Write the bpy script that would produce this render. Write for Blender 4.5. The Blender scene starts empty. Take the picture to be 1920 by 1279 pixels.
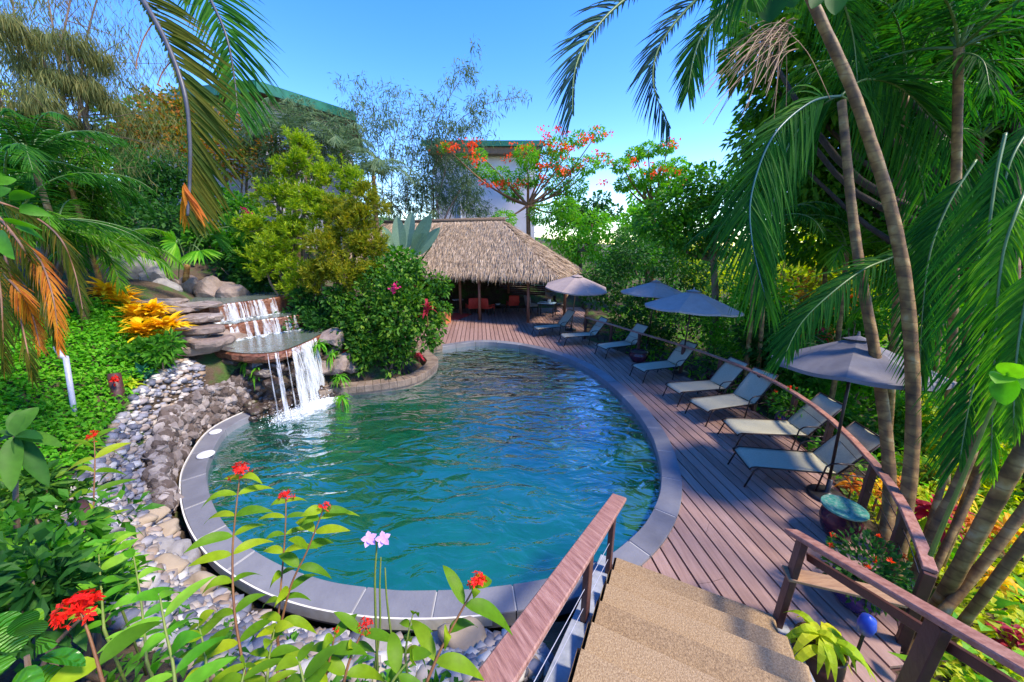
import bpy, math, random
import numpy as np
from mathutils import Vector, Matrix
R = math.radians
SC = bpy.context.scene
# ------------------------------------------------------------------ camera, sky, sun, exposure
CAM_H, PITCH, FPX = 3.8, R(15.2), 664.0
cam_d = bpy.data.cameras.new("camera"); cam = bpy.data.objects.new("camera", cam_d)
SC.collection.objects.link(cam); SC.camera = cam
cam.location = (0, 0, CAM_H); cam.rotation_euler = (R(90) - PITCH, 0, 0)
cam_d.sensor_width = 36; cam_d.lens = 36 * FPX / 1920; cam_d.clip_start = .05; cam_d.clip_end = 3000
SUN_AZ, SUN_EL = R(108), R(54)          # azimuth clockwise from the view direction (+Y)
W = bpy.data.worlds.new("World"); SC.world = W; W.use_nodes = True
wn = W.node_tree.nodes; wl = W.node_tree.links
bg = wn["Background"]; sky = wn.new("ShaderNodeTexSky"); sky.sky_type = 'NISHITA'; sky.sun_disc = False
sky.sun_elevation = SUN_EL; sky.sun_rotation = SUN_AZ; sky.air_density = 1.0; sky.dust_density = .0; sky.ozone_density = 2.2
hs = wn.new("ShaderNodeHueSaturation"); hs.inputs["Saturation"].default_value = 1.38; hs.inputs["Hue"].default_value = .518
wl.new(sky.outputs[0], hs.inputs["Color"]); wl.new(hs.outputs[0], bg.inputs[0]); bg.inputs[1].default_value = .15
sd = bpy.data.lights.new("sun", 'SUN'); so = bpy.data.objects.new("sun", sd); SC.collection.objects.link(so)
sd.energy = 2.3; sd.angle = R(9); sd.color = (1, .88, .70)
sv = Vector((math.sin(SUN_AZ) * math.cos(SUN_EL), math.cos(SUN_AZ) * math.cos(SUN_EL), math.sin(SUN_EL)))
so.rotation_euler = sv.to_track_quat('Z', 'Y').to_euler(); so.location = sv * 60
SC.view_settings.view_transform = 'Standard'; SC.view_settings.look = 'None'
SC.view_settings.exposure = 1.68; SC.view_settings.gamma = 1
try:
    SC.cycles.max_bounces = 7; SC.cycles.transparent_max_bounces = 12; SC.cycles.diffuse_bounces = 3
    SC.cycles.use_denoising = True; SC.cycles.sample_clamp_indirect = 8
except Exception: pass

# ------------------------------------------------------------------ helpers
rng = np.random.default_rng(7); random.seed(7)
C_, S_ = math.cos(PITCH), math.sin(PITCH)
def ray(px, py):
    u = (px - 960) / FPX; v = (py - 639.5) / FPX
    return np.array((u, C_ - v * S_, -S_ - v * C_))
def G(px, py, z=0.):                      # the point of the level z seen at a place of the survey photo
    d = ray(px, py); return np.array((0, 0, CAM_H)) + d * ((z - CAM_H) / d[2])
def D(px, py, Y):
    d = ray(px, py); return np.array((0, 0, CAM_H)) + d * (Y / d[1])
def T(px, py, t): return np.array((0, 0, CAM_H)) + ray(px, py) * t
def nz(v):
    v = np.asarray(v, float); return v / np.maximum(np.linalg.norm(v, axis=-1, keepdims=True), 1e-9)
def spline(pts, per=6, closed=False):
    P = np.asarray(pts, float); n = len(P); out = []
    m = n if closed else n - 1
    for i in range(m):
        if closed: a, b, c, d = P[(i - 1) % n], P[i], P[(i + 1) % n], P[(i + 2) % n]
        else: a, b, c, d = P[max(i - 1, 0)], P[i], P[i + 1], P[min(i + 2, n - 1)]
        for k in range(per):
            t = k / per
            out.append(.5 * (2 * b + (c - a) * t + (2 * a - 5 * b + 4 * c - d) * t * t + (3 * b - a - 3 * c + d) * t ** 3))
    if not closed: out.append(P[-1])
    return np.array(out)

class MB:                                 # collects shapes into ONE mesh
    def __init__(s): s.v = []; s.f = []; s.n = 0; s.q = []; s.mi = []
    def add(s, vs, fs):
        vs = np.asarray(vs, float).reshape(-1, 3); s.v.append(vs)
        s.f += [tuple(i + s.n for i in f) for f in fs]; s.n += len(vs); return s
    def quads(s, vs, q):
        s.v.append(np.asarray(vs, float).reshape(-1, 3)); s.q.append(np.asarray(q) + s.n); s.n += len(s.v[-1]); return s
    def box(s, c, size, rz=0., bev=0., mat=None):
        x, y, z = [d / 2 for d in size]; b = min(bev, x * .9, y * .9, z * .9)
        if b <= 0:
            vs = [(-x,-y,-z),(x,-y,-z),(x,y,-z),(-x,y,-z),(-x,-y,z),(x,-y,z),(x,y,z),(-x,y,z)]
            fs = [(0,3,2,1),(4,5,6,7),(0,1,5,4),(1,2,6,5),(2,3,7,6),(3,0,4,7)]
        else:
            vs = []; fs = []
            rings = [(-z, b), (-z + b, 0), (z - b, 0), (z, b)]
            for zz, i in rings:
                X, Y = x - i, y - i; k = b * .7
                vs += [(-X+k,-Y,zz),(X-k,-Y,zz),(X,-Y+k,zz),(X,Y-k,zz),(X-k,Y,zz),(-X+k,Y,zz),(-X,Y-k,zz),(-X,-Y+k,zz)]
            for r in range(3):
                for j in range(8): fs.append((r*8+j, r*8+(j+1)%8, r*8+8+(j+1)%8, r*8+8+j))
            fs += [tuple(range(7,-1,-1)), tuple(range(24,32))]
        vs = np.array(vs)
        if mat is not None: vs = vs @ np.array(mat)[:3,:3].T
        cz, sz = math.cos(rz), math.sin(rz)
        vs = vs @ np.array(((cz,-sz,0),(sz,cz,0),(0,0,1))).T + np.asarray(c, float)
        return s.add(vs, fs)
    def beam(s, a, b, w, h, bev=.004, up=(0,0,1)):      # a bar from a to b, w wide, h deep
        a = np.asarray(a, float); b = np.asarray(b, float); d = nz(b - a); L = np.linalg.norm(b - a)
        u = np.asarray(up, float)
        if abs(d @ u) > .98: u = np.array((0, 1., 0))
        y = nz(np.cross(u, d)); z = np.cross(d, y)
        return s.box((a + b) / 2, (L, w, h), 0, bev, np.stack((d, y, z), 1))
    def tube(s, pts, r, n=8, cap=True):
        P = np.asarray(pts, float); m = len(P); r = np.broadcast_to(np.asarray(r, float), (m,))
        t = nz(np.gradient(P, axis=0)); a = np.array((0, 0, 1.)) if abs(t[0][2]) < .9 else np.array((1., 0, 0))
        u = nz(np.cross(t[0], a)); vs = []
        ang = np.arange(n) * 2 * math.pi / n
        for i in range(m):
            u = nz(u - t[i] * (u @ t[i])); w = np.cross(t[i], u)
            vs.append(P[i] + r[i] * (np.cos(ang)[:, None] * u + np.sin(ang)[:, None] * w))
        fs = [(i*n+j, i*n+(j+1)%n, (i+1)*n+(j+1)%n, (i+1)*n+j) for i in range(m-1) for j in range(n)]
        if cap: fs += [tuple(range(n-1,-1,-1)), tuple(range((m-1)*n, m*n))]
        return s.add(np.concatenate(vs), fs)
    def lathe(s, prof, c=(0,0,0), n=24):
        vs = []; fs = []
        for (r, z) in prof:
            for j in range(n):
                a = j * 2 * math.pi / n; vs.append((c[0]+r*math.cos(a), c[1]+r*math.sin(a), c[2]+z))
        for i in range(len(prof)-1):
            for j in range(n): fs.append((i*n+j, i*n+(j+1)%n, (i+1)*n+(j+1)%n, (i+1)*n+j))
        return s.add(vs, fs)
    def prism(s, poly, z0, z1, top=True, bot=True):
        n = len(poly); vs = [(p[0], p[1], z0) for p in poly] + [(p[0], p[1], z1) for p in poly]
        fs = [(i, (i+1)%n, n+(i+1)%n, n+i) for i in range(n)]
        if top: fs.append(tuple(range(n, 2*n)))
        if bot: fs.append(tuple(range(n-1, -1, -1)))
        return s.add(vs, fs)
    def stone(s, c, r, sub=2, rough=.18, rs=None, flat=1., cut=0):
        v, f = ICO[sub]; g = rs or rng
        if cut:
            v = v.copy()
            for _ in range(cut):
                q = g.normal(size=3); q /= np.linalg.norm(q); dd = v @ q - g.uniform(.55, .85); v -= np.maximum(dd, 0)[:, None] * q
        ph = g.uniform(0, 6.28, (4, 3)); fr = g.uniform(1.2, 3.2, (4, 3))
        k = np.ones(len(v))
        for a in range(4): k += rough * .5 * np.sin((v * fr[a]).sum(1) * 1.3 + ph[a, 0])
        q = v * k[:, None] * np.asarray(r)
        a = g.uniform(0, 6.28); ca, sa = math.cos(a), math.sin(a)
        q = q @ np.array(((ca,-sa,0),(sa,ca,0),(0,0,1))).T
        return s.add(q + np.asarray(c, float), f)
    def build(s, name, mat, parent=None, smooth=False, kind=None, origin=None):
        me = bpy.data.meshes.new(name)
        V = np.concatenate(s.v) if s.v else np.zeros((0, 3))
        tot = [len(f) for f in s.f]; idx = [i for f in s.f for i in f]
        q = np.concatenate(s.q) if s.q else np.zeros((0, 4), int)
        tot = np.concatenate((np.array(tot, int), np.full(len(q), 4, int))); idx = np.concatenate((np.array(idx, int), q.ravel()))
        if origin is not None: V = V - np.asarray(origin, float)
        me.vertices.add(len(V)); me.vertices.foreach_set("co", V.ravel())
        me.loops.add(len(idx)); me.loops.foreach_set("vertex_index", idx)
        me.polygons.add(len(tot)); st = np.concatenate(((0,), np.cumsum(tot)[:-1])) if len(tot) else np.zeros(0, int)
        me.polygons.foreach_set("loop_start", st); me.polygons.foreach_set("loop_total", tot)
        me.polygons.foreach_set("use_smooth", np.full(len(tot), smooth))
        me.update(); me.validate()
        me.materials.append(mat)
        o = bpy.data.objects.new(name, me); SC.collection.objects.link(o)
        if origin is not None: o.location = origin
        if parent is not None: o.parent = parent
        if kind: o['kind'] = kind
        return o
def _ico(sub):
    import bmesh
    b = bmesh.new(); bmesh.ops.create_icosphere(b, subdivisions=sub, radius=1); b.verts.ensure_lookup_table()
    v = np.array([x.co[:] for x in b.verts]); f = [tuple(x.index for x in y.verts) for y in b.faces]; b.free(); return v, f
ICO = {k: _ico(k) for k in (1, 2, 3, 4)}

PROF = {'lance': lambda s: np.sin(math.pi * np.clip(s, 0, 1) ** .75) ** .8, 'leaflet': lambda s: np.minimum(1, s * 6 + .3) * (1 - s) ** .55,
        'oval': lambda s: np.sin(math.pi * s ** .85) ** .6, 'obov': lambda s: np.sin(math.pi * s ** 1.5) ** .75, 'blade': lambda s: (1 - s) ** .6,
        'straw': lambda s: np.ones_like(s)}
def leafset(mb, base, d, nrm, L, Wd, k=3, droop=.2, fold=.0, prof='lance', curl=None):
    base = np.atleast_2d(base); N = len(base); d = nz(np.broadcast_to(d, (N, 3))); nrm = np.broadcast_to(nrm, (N, 3))
    side = nz(np.cross(d, nrm)); up = np.cross(side, d)
    L = np.broadcast_to(L, (N,)); Wd = np.broadcast_to(Wd, (N,)); droop = np.broadcast_to(droop, (N,))
    s = np.linspace(0, 1, k + 1); w = np.maximum(PROF[prof](s), .04 if prof != 'straw' else 1)
    ctr = base[:, None] + d[:, None] * (L[:, None] * s)[..., None] * (1 - .25 * np.abs(droop)[:, None, None] * s[None, :, None])
    ctr = ctr.copy(); ctr[..., 2] -= (droop * L)[:, None] * s ** 2
    off = side[:, None] * (Wd[:, None] * .5 * w)[..., None]
    if fold:
        lift = up[:, None] * (Wd[:, None] * .5 * w * fold)[..., None]
        V = np.stack((ctr - off + lift, ctr, ctr + off + lift), 2); m = 3
    else: V = np.stack((ctr - off, ctr + off), 2); m = 2
    b0 = (np.arange(N) * (k + 1) * m)[:, None, None] + (np.arange(k) * m)[None, :, None] + np.arange(m - 1)[None, None, :]
    q = np.stack((b0, b0 + 1, b0 + m + 1, b0 + m), -1).reshape(-1, 4)
    mb.quads(V.reshape(-1, 3), q); return mb
def rdir(n, up=0.):
    v = rng.normal(size=(n, 3)); v[:, 2] += up; return nz(v)
def cloud(mb, c, r, n, L, Wd, prof='oval', k=2, droop=.25, out=.7, shell=.45, fold=0., up=.2, flat=.0):
    c = np.asarray(c, float); r = np.broadcast_to(np.asarray(r, float), (3,))
    u = rdir(n); rad = rng.uniform(shell, 1, n) ** .6
    p = c + u * rad[:, None] * r
    d = nz(u * out + rdir(n) * (1.05 - out) + (0, 0, up)); nn = nz(rdir(n) + (0, 0, 1.0 + flat) + u * .5)
    leafset(mb, p, d, nn, L * rng.uniform(.6, 1.25, n), Wd * rng.uniform(.7, 1.2, n), k, droop, fold, prof); return mb
def clumps(c, r, n, size, seed=0, low=-.5):    # clump centres spread over an uneven crown
    g = np.random.default_rng(seed); out = []
    c = np.asarray(c, float); r = np.broadcast_to(np.asarray(r, float), (3,))
    while len(out) < n:
        u = g.normal(size=3); u /= np.linalg.norm(u)
        if u[2] < low: continue
        out.append((c + u * r * g.uniform(.35, 1.0), size * g.uniform(.6, 1.35)))
    return out

# ------------------------------------------------------------------ materials
MATS = {}
def nodes(name):
    m = bpy.data.materials.new(name); m.use_nodes = True; nt = m.node_tree
    return m, nt.nodes, nt.links, nt.nodes["Principled BSDF"]
def ramp(n, cols, pos=None):
    r = n.new("ShaderNodeValToRGB"); e = r.color_ramp.elements
    k = len(cols); pos = pos or [i / max(k - 1, 1) for i in range(k)]
    while len(e) < k: e.new(.5)
    for i, c in enumerate(cols): e[i].position = pos[i]; e[i].color = (*c, 1)
    return r
def leafmat(name, cols, trans=.38, rough=.42, patch=2.0, pos=None, spec=.18):
    m, n, l, p = nodes(name)
    geo = n.new("ShaderNodeNewGeometry"); tc = n.new("ShaderNodeTexCoord")
    nt = n.new("ShaderNodeTexNoise"); nt.inputs["Scale"].default_value = patch; nt.inputs["Detail"].default_value = 2
    l.new(tc.outputs["Object"], nt.inputs["Vector"])
    mx = n.new("ShaderNodeMix"); mx.inputs[0].default_value = .45
    l.new(geo.outputs["Random Per Island"], mx.inputs[2]); l.new(nt.outputs["Fac"], mx.inputs[3])
    r = ramp(n, cols, pos); l.new(mx.outputs[0], r.inputs[0])
    n2 = n.new("ShaderNodeTexNoise"); n2.inputs["Scale"].default_value = 25; l.new(tc.outputs["Object"], n2.inputs["Vector"])
    hv = n.new("ShaderNodeHueSaturation"); mr = n.new("ShaderNodeMapRange"); mr.inputs[3].default_value = .7; mr.inputs[4].default_value = 1.3
    l.new(n2.outputs["Fac"], mr.inputs[0]); l.new(mr.outputs[0], hv.inputs["Value"]); l.new(r.outputs[0], hv.inputs["Color"])
    l.new(hv.outputs[0], p.inputs["Base Color"]); p.inputs["Roughness"].default_value = max(rough, .5); p.inputs["Specular IOR Level"].default_value = spec
    tr = n.new("ShaderNodeBsdfTranslucent"); h2 = n.new("ShaderNodeHueSaturation"); h2.inputs["Value"].default_value = 1.6; h2.inputs["Saturation"].default_value = 1.1
    l.new(hv.outputs[0], h2.inputs["Color"]); l.new(h2.outputs[0], tr.inputs[0])
    ms = n.new("ShaderNodeMixShader"); ms.inputs[0].default_value = trans
    l.new(p.outputs[0], ms.inputs[1]); l.new(tr.outputs[0], ms.inputs[2]); l.new(ms.outputs[0], n["Material Output"].inputs[0])
    MATS[name] = m; return m
def mat(name, cols, scale=5., rough=.6, bump=.2, bscale=None, stretch=(1,1,1), metal=0., detail=6, pos=None, island=0., vor=False, spec=None, rot=None):
    m, n, l, p = nodes(name)
    tc = n.new("ShaderNodeTexCoord"); mp = n.new("ShaderNodeMapping"); mp.inputs["Scale"].default_value = stretch
    if rot is None: l.new(tc.outputs["Object"], mp.inputs[0])
    else:
        m0 = n.new("ShaderNodeMapping"); m0.inputs["Rotation"].default_value = rot; l.new(tc.outputs["Object"], m0.inputs[0]); l.new(m0.outputs[0], mp.inputs[0])
    t = n.new("ShaderNodeTexNoise"); t.inputs["Scale"].default_value = scale; t.inputs["Detail"].default_value = detail; t.inputs["Roughness"].default_value = .62
    l.new(mp.outputs[0], t.inputs["Vector"]); fac = t.outputs["Fac"]
    mr = n.new("ShaderNodeMapRange"); mr.inputs[1].default_value = .3; mr.inputs[2].default_value = .7; l.new(fac, mr.inputs[0]); fac = mr.outputs[0]
    if island:
        geo = n.new("ShaderNodeNewGeometry"); mx = n.new("ShaderNodeMix"); mx.inputs[0].default_value = island
        l.new(fac, mx.inputs[2]); l.new(geo.outputs["Random Per Island"], mx.inputs[3]); fac = mx.outputs[0]
    r = ramp(n, cols, pos); l.new(fac, r.inputs[0]); l.new(r.outputs[0], p.inputs["Base Color"])
    p.inputs["Roughness"].default_value = rough; p.inputs["Metallic"].default_value = metal
    if spec is not None: p.inputs["Specular IOR Level"].default_value = spec
    if bump:
        b = n.new("ShaderNodeBump"); b.inputs["Strength"].default_value = bump; b.inputs["Distance"].default_value = .03
        if vor:
            t2 = n.new("ShaderNodeTexVoronoi"); t2.inputs["Scale"].default_value = bscale or scale * 2; l.new(mp.outputs[0], t2.inputs["Vector"]); l.new(t2.outputs["Distance"], b.inputs["Height"])
        else:
            t2 = n.new("ShaderNodeTexNoise"); t2.inputs["Scale"].default_value = bscale or scale * 3; t2.inputs["Detail"].default_value = 6
            l.new(mp.outputs[0], t2.inputs["Vector"]); l.new(t2.outputs["Fac"], b.inputs["Height"])
        l.new(b.outputs[0], p.inputs["Normal"])
    MATS[name] = m; return m
M = {}
M['deck'] = mat('deck boards', [(.19,.105,.082),(.29,.175,.142),(.39,.25,.21)], 3, .55, .25, 30, (9,.6,9), island=.45)
M['rail'] = mat('red brown composite timber', [(.22,.085,.06),(.34,.155,.115),(.44,.23,.17)], 14, .5, .25, 30)
M['railgrain'] = mat('grained composite timber', [(.20,.085,.065),(.34,.165,.13),(.46,.26,.21)], 3.0, .5, .5, 9, (16,.5,8), rot=(0,0,R(-29.2)))
M['darkwood'] = mat('dark stained timber', [(.05,.018,.014),(.10,.035,.028)], 6, .5, .2, 20)
M['shelf'] = mat('tan timber', [(.24,.12,.06),(.38,.22,.11)], 6, .6, .2, 20, (1,6,1))
M['post'] = mat('brown red post timber', [(.20,.07,.04),(.32,.13,.07)], 5, .6, .2, 20, (5,5,1))
M['stair'] = mat('washed aggregate', [(.12,.072,.036),(.30,.195,.10),(.46,.325,.185)], 75, .85, .5, 110, detail=3, island=.3)
M['coping'] = mat('blue grey slate', [(.11,.11,.125),(.165,.165,.185),(.23,.23,.245)], 2.2, .5, .15, 30, island=.5)
M['grout'] = mat('pale grout', [(.3,.3,.29),(.42,.41,.39)], 9, .8, .1)
M['whiteedge'] = mat('white painted edge', [(.6,.56,.48),(.75,.72,.66)], 9, .6, .05)
M['curb'] = mat('tan stone curb', [(.12,.085,.06),(.22,.16,.115),(.30,.235,.18)], 5, .7, .35, 24, island=.3)
M['pooltile'] = mat('teal pool plaster', [(.006,.085,.05),(.012,.135,.075),(.02,.18,.10)], 2.2, .6, .1)
M['pooltan'] = mat('tan pool tile', [(.34,.25,.12),(.5,.38,.20)], 5, .6, .1)
M['pooldark'] = mat('brown pool tile', [(.26,.17,.06),(.42,.29,.12)], 5, .6, .1)
M['soil'] = mat('dark soil', [(.03,.018,.010),(.075,.045,.025),(.12,.08,.045)], 4, .95, .6, 22)
M['rock'] = mat('brown garden rock', [(.085,.06,.048),(.19,.14,.115),(.32,.25,.21)], 4.5, .8, .7, 12, island=.4)
M['wallrock'] = mat('weathered wall rock', [(.025,.018,.014),(.10,.07,.055),(.20,.165,.15),(.44,.38,.34)], 5, .85, .8, 14, island=.75)
M['shadewetrock'] = mat('shade darkened wet rock', [(.012,.010,.008),(.045,.03,.022),(.085,.06,.045),(.05,.07,.02)], 5, .35, .8, 14, island=.3)  # wet, with a base colour darkened further to carry the grotto shade
M['rockgrey'] = mat('grey rock', [(.09,.085,.085),(.19,.175,.17),(.33,.31,.30)], 4.5, .8, .7, 12, island=.5)
M['boulder'] = mat('beige boulder', [(.24,.18,.12),(.38,.30,.21)], 3, .8, .3, 14, island=.5)
M['flag'] = mat('wet flagstone', [(.12,.08,.06),(.26,.20,.165),(.44,.38,.34)], 3.5, .45, .6, 14, (1,1,5), island=.3)
M['redrock'] = mat('rust red wet stone', [(.08,.025,.015),(.20,.075,.04),(.28,.14,.08)], 9, .4, .6, 16, (1,1,2.5))
M['pebble'] = mat('river pebbles', [(.05,.052,.07),(.15,.155,.20),(.29,.28,.31),(.30,.21,.14),(.42,.38,.34),(.58,.57,.56)], 3, .6, .1, 30, island=.92)
M['sling'] = mat('beige grey sling fabric', [(.34,.32,.23),(.42,.40,.29)], 40, .8, .15, 160)
M['frame'] = mat('bronze metal', [(.035,.022,.02),(.06,.04,.035)], 10, .4, 0, metal=.6)
M['canvas_tan'] = mat('mauve tan canvas', [(.29,.225,.205),(.35,.275,.25)], 6, .85, .1, 90)
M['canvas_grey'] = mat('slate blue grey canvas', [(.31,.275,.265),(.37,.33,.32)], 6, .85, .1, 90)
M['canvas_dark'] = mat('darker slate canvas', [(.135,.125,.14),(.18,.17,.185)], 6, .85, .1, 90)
M['glaze'] = mat('purple brown glaze', [(.025,.006,.014),(.09,.02,.045)], 4, .16, .04)
M['glazeblue'] = mat('blue violet glaze', [(.03,.012,.09),(.08,.04,.20)], 4, .16, .04)
M['thatch'] = mat('dry thatch straw', [(.22,.145,.085),(.43,.31,.20),(.62,.48,.34)], 6, .9, .5, 40, (3,3,1), island=.75)
M['thatchbase'] = mat('thatch underlayer', [(.12,.08,.05),(.24,.16,.10)], 12, .95, .8, 40)
M['weave'] = mat('woven bamboo', [(.16,.085,.03),(.34,.20,.08)], 4, .7, .5, 30, (1,1,22))
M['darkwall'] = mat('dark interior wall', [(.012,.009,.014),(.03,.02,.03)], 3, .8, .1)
M['red'] = mat('red cushion', [(.5,.03,.02),(.62,.06,.03)], 9, .7, .1)
M['orange'] = mat('orange painted timber', [(.5,.16,.06),(.62,.22,.09)], 7, .6, .1)
M['black'] = mat('black metal', [(.01,.01,.012),(.03,.03,.033)], 9, .4, 0)
M['bluetop'] = mat('pale blue table top', [(.25,.42,.6),(.35,.52,.7)], 7, .3, 0)
M['white'] = mat('white paint', [(.66,.66,.68),(.78,.78,.79)], 3, .6, .03)
M['pinkwhite'] = mat('warm white render', [(.62,.54,.56),(.72,.65,.66)], 1.5, .8, .05)
M['greenroof'] = mat('green metal roof', [(.006,.09,.045),(.015,.16,.08)], 3, .4, .05)
M['eave'] = mat('brown eave boards', [(.16,.085,.045),(.26,.15,.08)], 5, .7, .1, None, (1,1,1))
M['glass'] = mat('dark window glass', [(.05,.08,.16),(.10,.14,.26)], 2, .08, 0)
M['greywall'] = mat('grey house wall', [(.30,.28,.30),(.42,.40,.42)], 2, .8, .05)
M['bark'] = mat('grey brown bark', [(.07,.045,.03),(.17,.11,.07),(.26,.19,.14)], 6, .85, .6, 18, (1,1,.35))
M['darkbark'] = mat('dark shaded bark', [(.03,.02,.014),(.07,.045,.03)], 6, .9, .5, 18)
M['pipe'] = mat('white plastic pipe', [(.38,.38,.46),(.52,.52,.58)], 5, .35, 0)
M['bluecap'] = mat('blue plastic', [(.01,.04,.3),(.03,.08,.45)], 5, .35, 0)
M['concrete'] = mat('blue grey concrete', [(.2,.22,.25),(.34,.36,.4)], 6, .85, .3)
def palmbark():
    m, n, l, p = nodes('ringed palm trunk')
    tc = n.new("ShaderNodeTexCoord"); w = n.new("ShaderNodeTexWave"); w.wave_type = 'BANDS'; w.bands_direction = 'Z'
    w.inputs["Scale"].default_value = 2.6; w.inputs["Distortion"].default_value = 3.5; w.inputs["Detail"].default_value = 2; w.inputs["Detail Scale"].default_value = 1.5
    l.new(tc.outputs["Object"], w.inputs["Vector"])
    t = n.new("ShaderNodeTexNoise"); t.inputs["Scale"].default_value = 7; t.inputs["Detail"].default_value = 8; l.new(tc.outputs["Object"], t.inputs["Vector"])
    r = ramp(n, [(.06,.03,.009),(.17,.085,.022),(.31,.18,.05),(.40,.31,.15)], [.25,.45,.6,.75]); l.new(t.outputs["Fac"], r.inputs[0])
    r2 = ramp(n, [(.68,.6,.52),(1,1,1)], [.0,.10]); l.new(w.outputs["Fac"], r2.inputs[0])
    mx = n.new("ShaderNodeMix"); mx.data_type = 'RGBA'; mx.blend_type = 'MULTIPLY'; mx.inputs[0].default_value = 1
    l.new(r.outputs[0], mx.inputs[6]); l.new(r2.outputs[0], mx.inputs[7]); l.new(mx.outputs[2], p.inputs["Base Color"])
    p.inputs["Roughness"].default_value = .65
    b = n.new("ShaderNodeBump"); b.inputs["Strength"].default_value = .5; b.inputs["Distance"].default_value = .02
    l.new(t.outputs["Fac"], b.inputs["Height"]); l.new(b.outputs[0], p.inputs["Normal"]); return m
M['palmtrunk'] = palmbark()
# leaf colours
LM = {}
LM['shrub'] = leafmat('olive green glossy leaves', [(.008,.04,.007),(.022,.10,.010),(.09,.22,.018),(.30,.42,.035)], .32, .36, 2.6)
LM['mid'] = leafmat('mid green leaves', [(.012,.07,.006),(.035,.16,.012),(.09,.27,.02),(.18,.36,.03)])
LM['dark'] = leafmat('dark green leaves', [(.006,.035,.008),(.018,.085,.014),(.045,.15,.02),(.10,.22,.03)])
LM['bright'] = leafmat('bright green leaves', [(.03,.17,.008),(.09,.33,.015),(.20,.46,.03),(.34,.52,.05)], .4)
LM['yellowgreen'] = leafmat('yellow green needles', [(.05,.13,.008),(.15,.27,.010),(.33,.44,.016),(.52,.50,.03)], .4)
LM['olive'] = leafmat('golden olive needles', [(.05,.10,.008),(.14,.19,.010),(.30,.29,.016),(.48,.31,.02)], .35)
LM['lime'] = leafmat('lime yellow leaves', [(.16,.34,.01),(.36,.5,.02),(.58,.58,.03),(.7,.55,.03)], .45)
LM['canopy'] = leafmat('canopy leaves', [(.016,.06,.008),(.045,.15,.014),(.12,.29,.022),(.32,.50,.035)], .45, .4, 1.2)
LM['palm'] = leafmat('dark palm leaflets', [(.008,.05,.012),(.018,.10,.016),(.045,.17,.018),(.12,.28,.022)], .42, .6, .8, None, .08)
LM['palmbright'] = leafmat('bright palm leaflets', [(.02,.11,.01),(.06,.22,.015),(.16,.36,.03),(.32,.46,.04)], .45, .6, .8, None, .08)
LM['palmblue'] = leafmat('blue green palm leaflets', [(.010,.035,.05),(.016,.06,.065),(.03,.09,.06),(.06,.13,.05)], .3, .6, .8, None, .08)
LM['dryfrond'] = leafmat('olive drying leaflets', [(.022,.055,.010),(.055,.09,.012),(.13,.13,.016),(.36,.16,.02)], .45, .6, .7, [0,.4,.72,.95], .08)
LM['drooping'] = leafmat('olive brown feathery leaves', [(.05,.075,.025),(.11,.14,.04),(.20,.20,.06),(.27,.21,.07)], .35, .6, .6)
LM['orangeleaf'] = leafmat('orange dry leaves', [(.30,.07,.012),(.5,.14,.015),(.62,.25,.02),(.4,.3,.03)], .4)
LM['croton'] = leafmat('yellow croton leaves', [(.62,.22,.01),(.78,.45,.01),(.85,.6,.02),(.35,.42,.03)], .35)
LM['vine'] = leafmat('autumn vine leaves', [(.03,.10,.012),(.11,.17,.018),(.36,.19,.02),(.5,.10,.02)], .35, .42, 2.0, [0,.42,.62,.9])
LM['redflower'] = leafmat('scarlet petals', [(.6,.008,.01),(.8,.02,.012),(.9,.06,.02)], .25, .5)
LM['flame'] = leafmat('flame orange blossom', [(.75,.03,.015),(.85,.08,.02),(.9,.16,.03)], .3, .5)
LM['pinkflower'] = leafmat('pink petals', [(.6,.02,.14),(.75,.06,.24)], .3)
LM['orchid'] = leafmat('lilac orchid petals', [(.55,.25,.6),(.75,.5,.78)], .3)
LM['redti'] = leafmat('maroon red leaves', [(.12,.012,.02),(.32,.02,.04),(.5,.04,.06),(.3,.05,.03)], .35)
LM['greyleaf'] = leafmat('grey green blades', [(.12,.22,.13),(.20,.32,.2),(.28,.40,.27)], .25, .45)
LM['bamboo'] = leafmat('grey green bamboo leaves', [(.035,.08,.035),(.08,.14,.06),(.15,.22,.09),(.2,.25,.13)], .35)
LM['grass'] = leafmat('vivid ground cover', [(.03,.17,.006),(.07,.3,.01),(.14,.42,.015),(.26,.5,.03)], .35)
LM['teal'] = leafmat('blue teal leaves', [(.012,.08,.055),(.025,.15,.09),(.05,.22,.12)], .25, .35)
LM['ixleaf'] = leafmat('lime green veined leaves', [(.035,.13,.006),(.11,.24,.008),(.26,.37,.01),(.42,.42,.014)], .38, .36, 1.5)
LM['quilt'] = leafmat('quilted glossy leaves', [(.012,.09,.006),(.035,.19,.008),(.10,.30,.012),(.28,.42,.015)], .3, .5, 1.5)
def _quilt(m):
    n = m.node_tree.nodes; l = m.node_tree.links; tc = n.new("ShaderNodeTexCoord"); w = n.new("ShaderNodeTexWave"); w.inputs["Scale"].default_value = 26; w.inputs["Distortion"].default_value = 2.5; w.bands_direction = 'Z'
    l.new(tc.outputs["Object"], w.inputs["Vector"]); b = n.new("ShaderNodeBump"); b.inputs["Strength"].default_value = .7; b.inputs["Distance"].default_value = .01; l.new(w.outputs["Fac"], b.inputs["Height"]); l.new(b.outputs[0], n["Principled BSDF"].inputs["Normal"])
    n["Principled BSDF"].inputs["Specular IOR Level"].default_value = .5; n["Principled BSDF"].inputs["Roughness"].default_value = .3
_quilt(LM['quilt'])
LM['stemgreen'] = mat('green stem', [(.10,.16,.02),(.2,.24,.04)], 9, .6, .1)
LM['stemred'] = mat('reddish stem', [(.14,.05,.02),(.24,.11,.03)], 9, .6, .1)
LM['bluerib'] = mat('blue green palm rib', [(.025,.09,.085),(.05,.16,.13)], 4, .35, .05)
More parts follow.
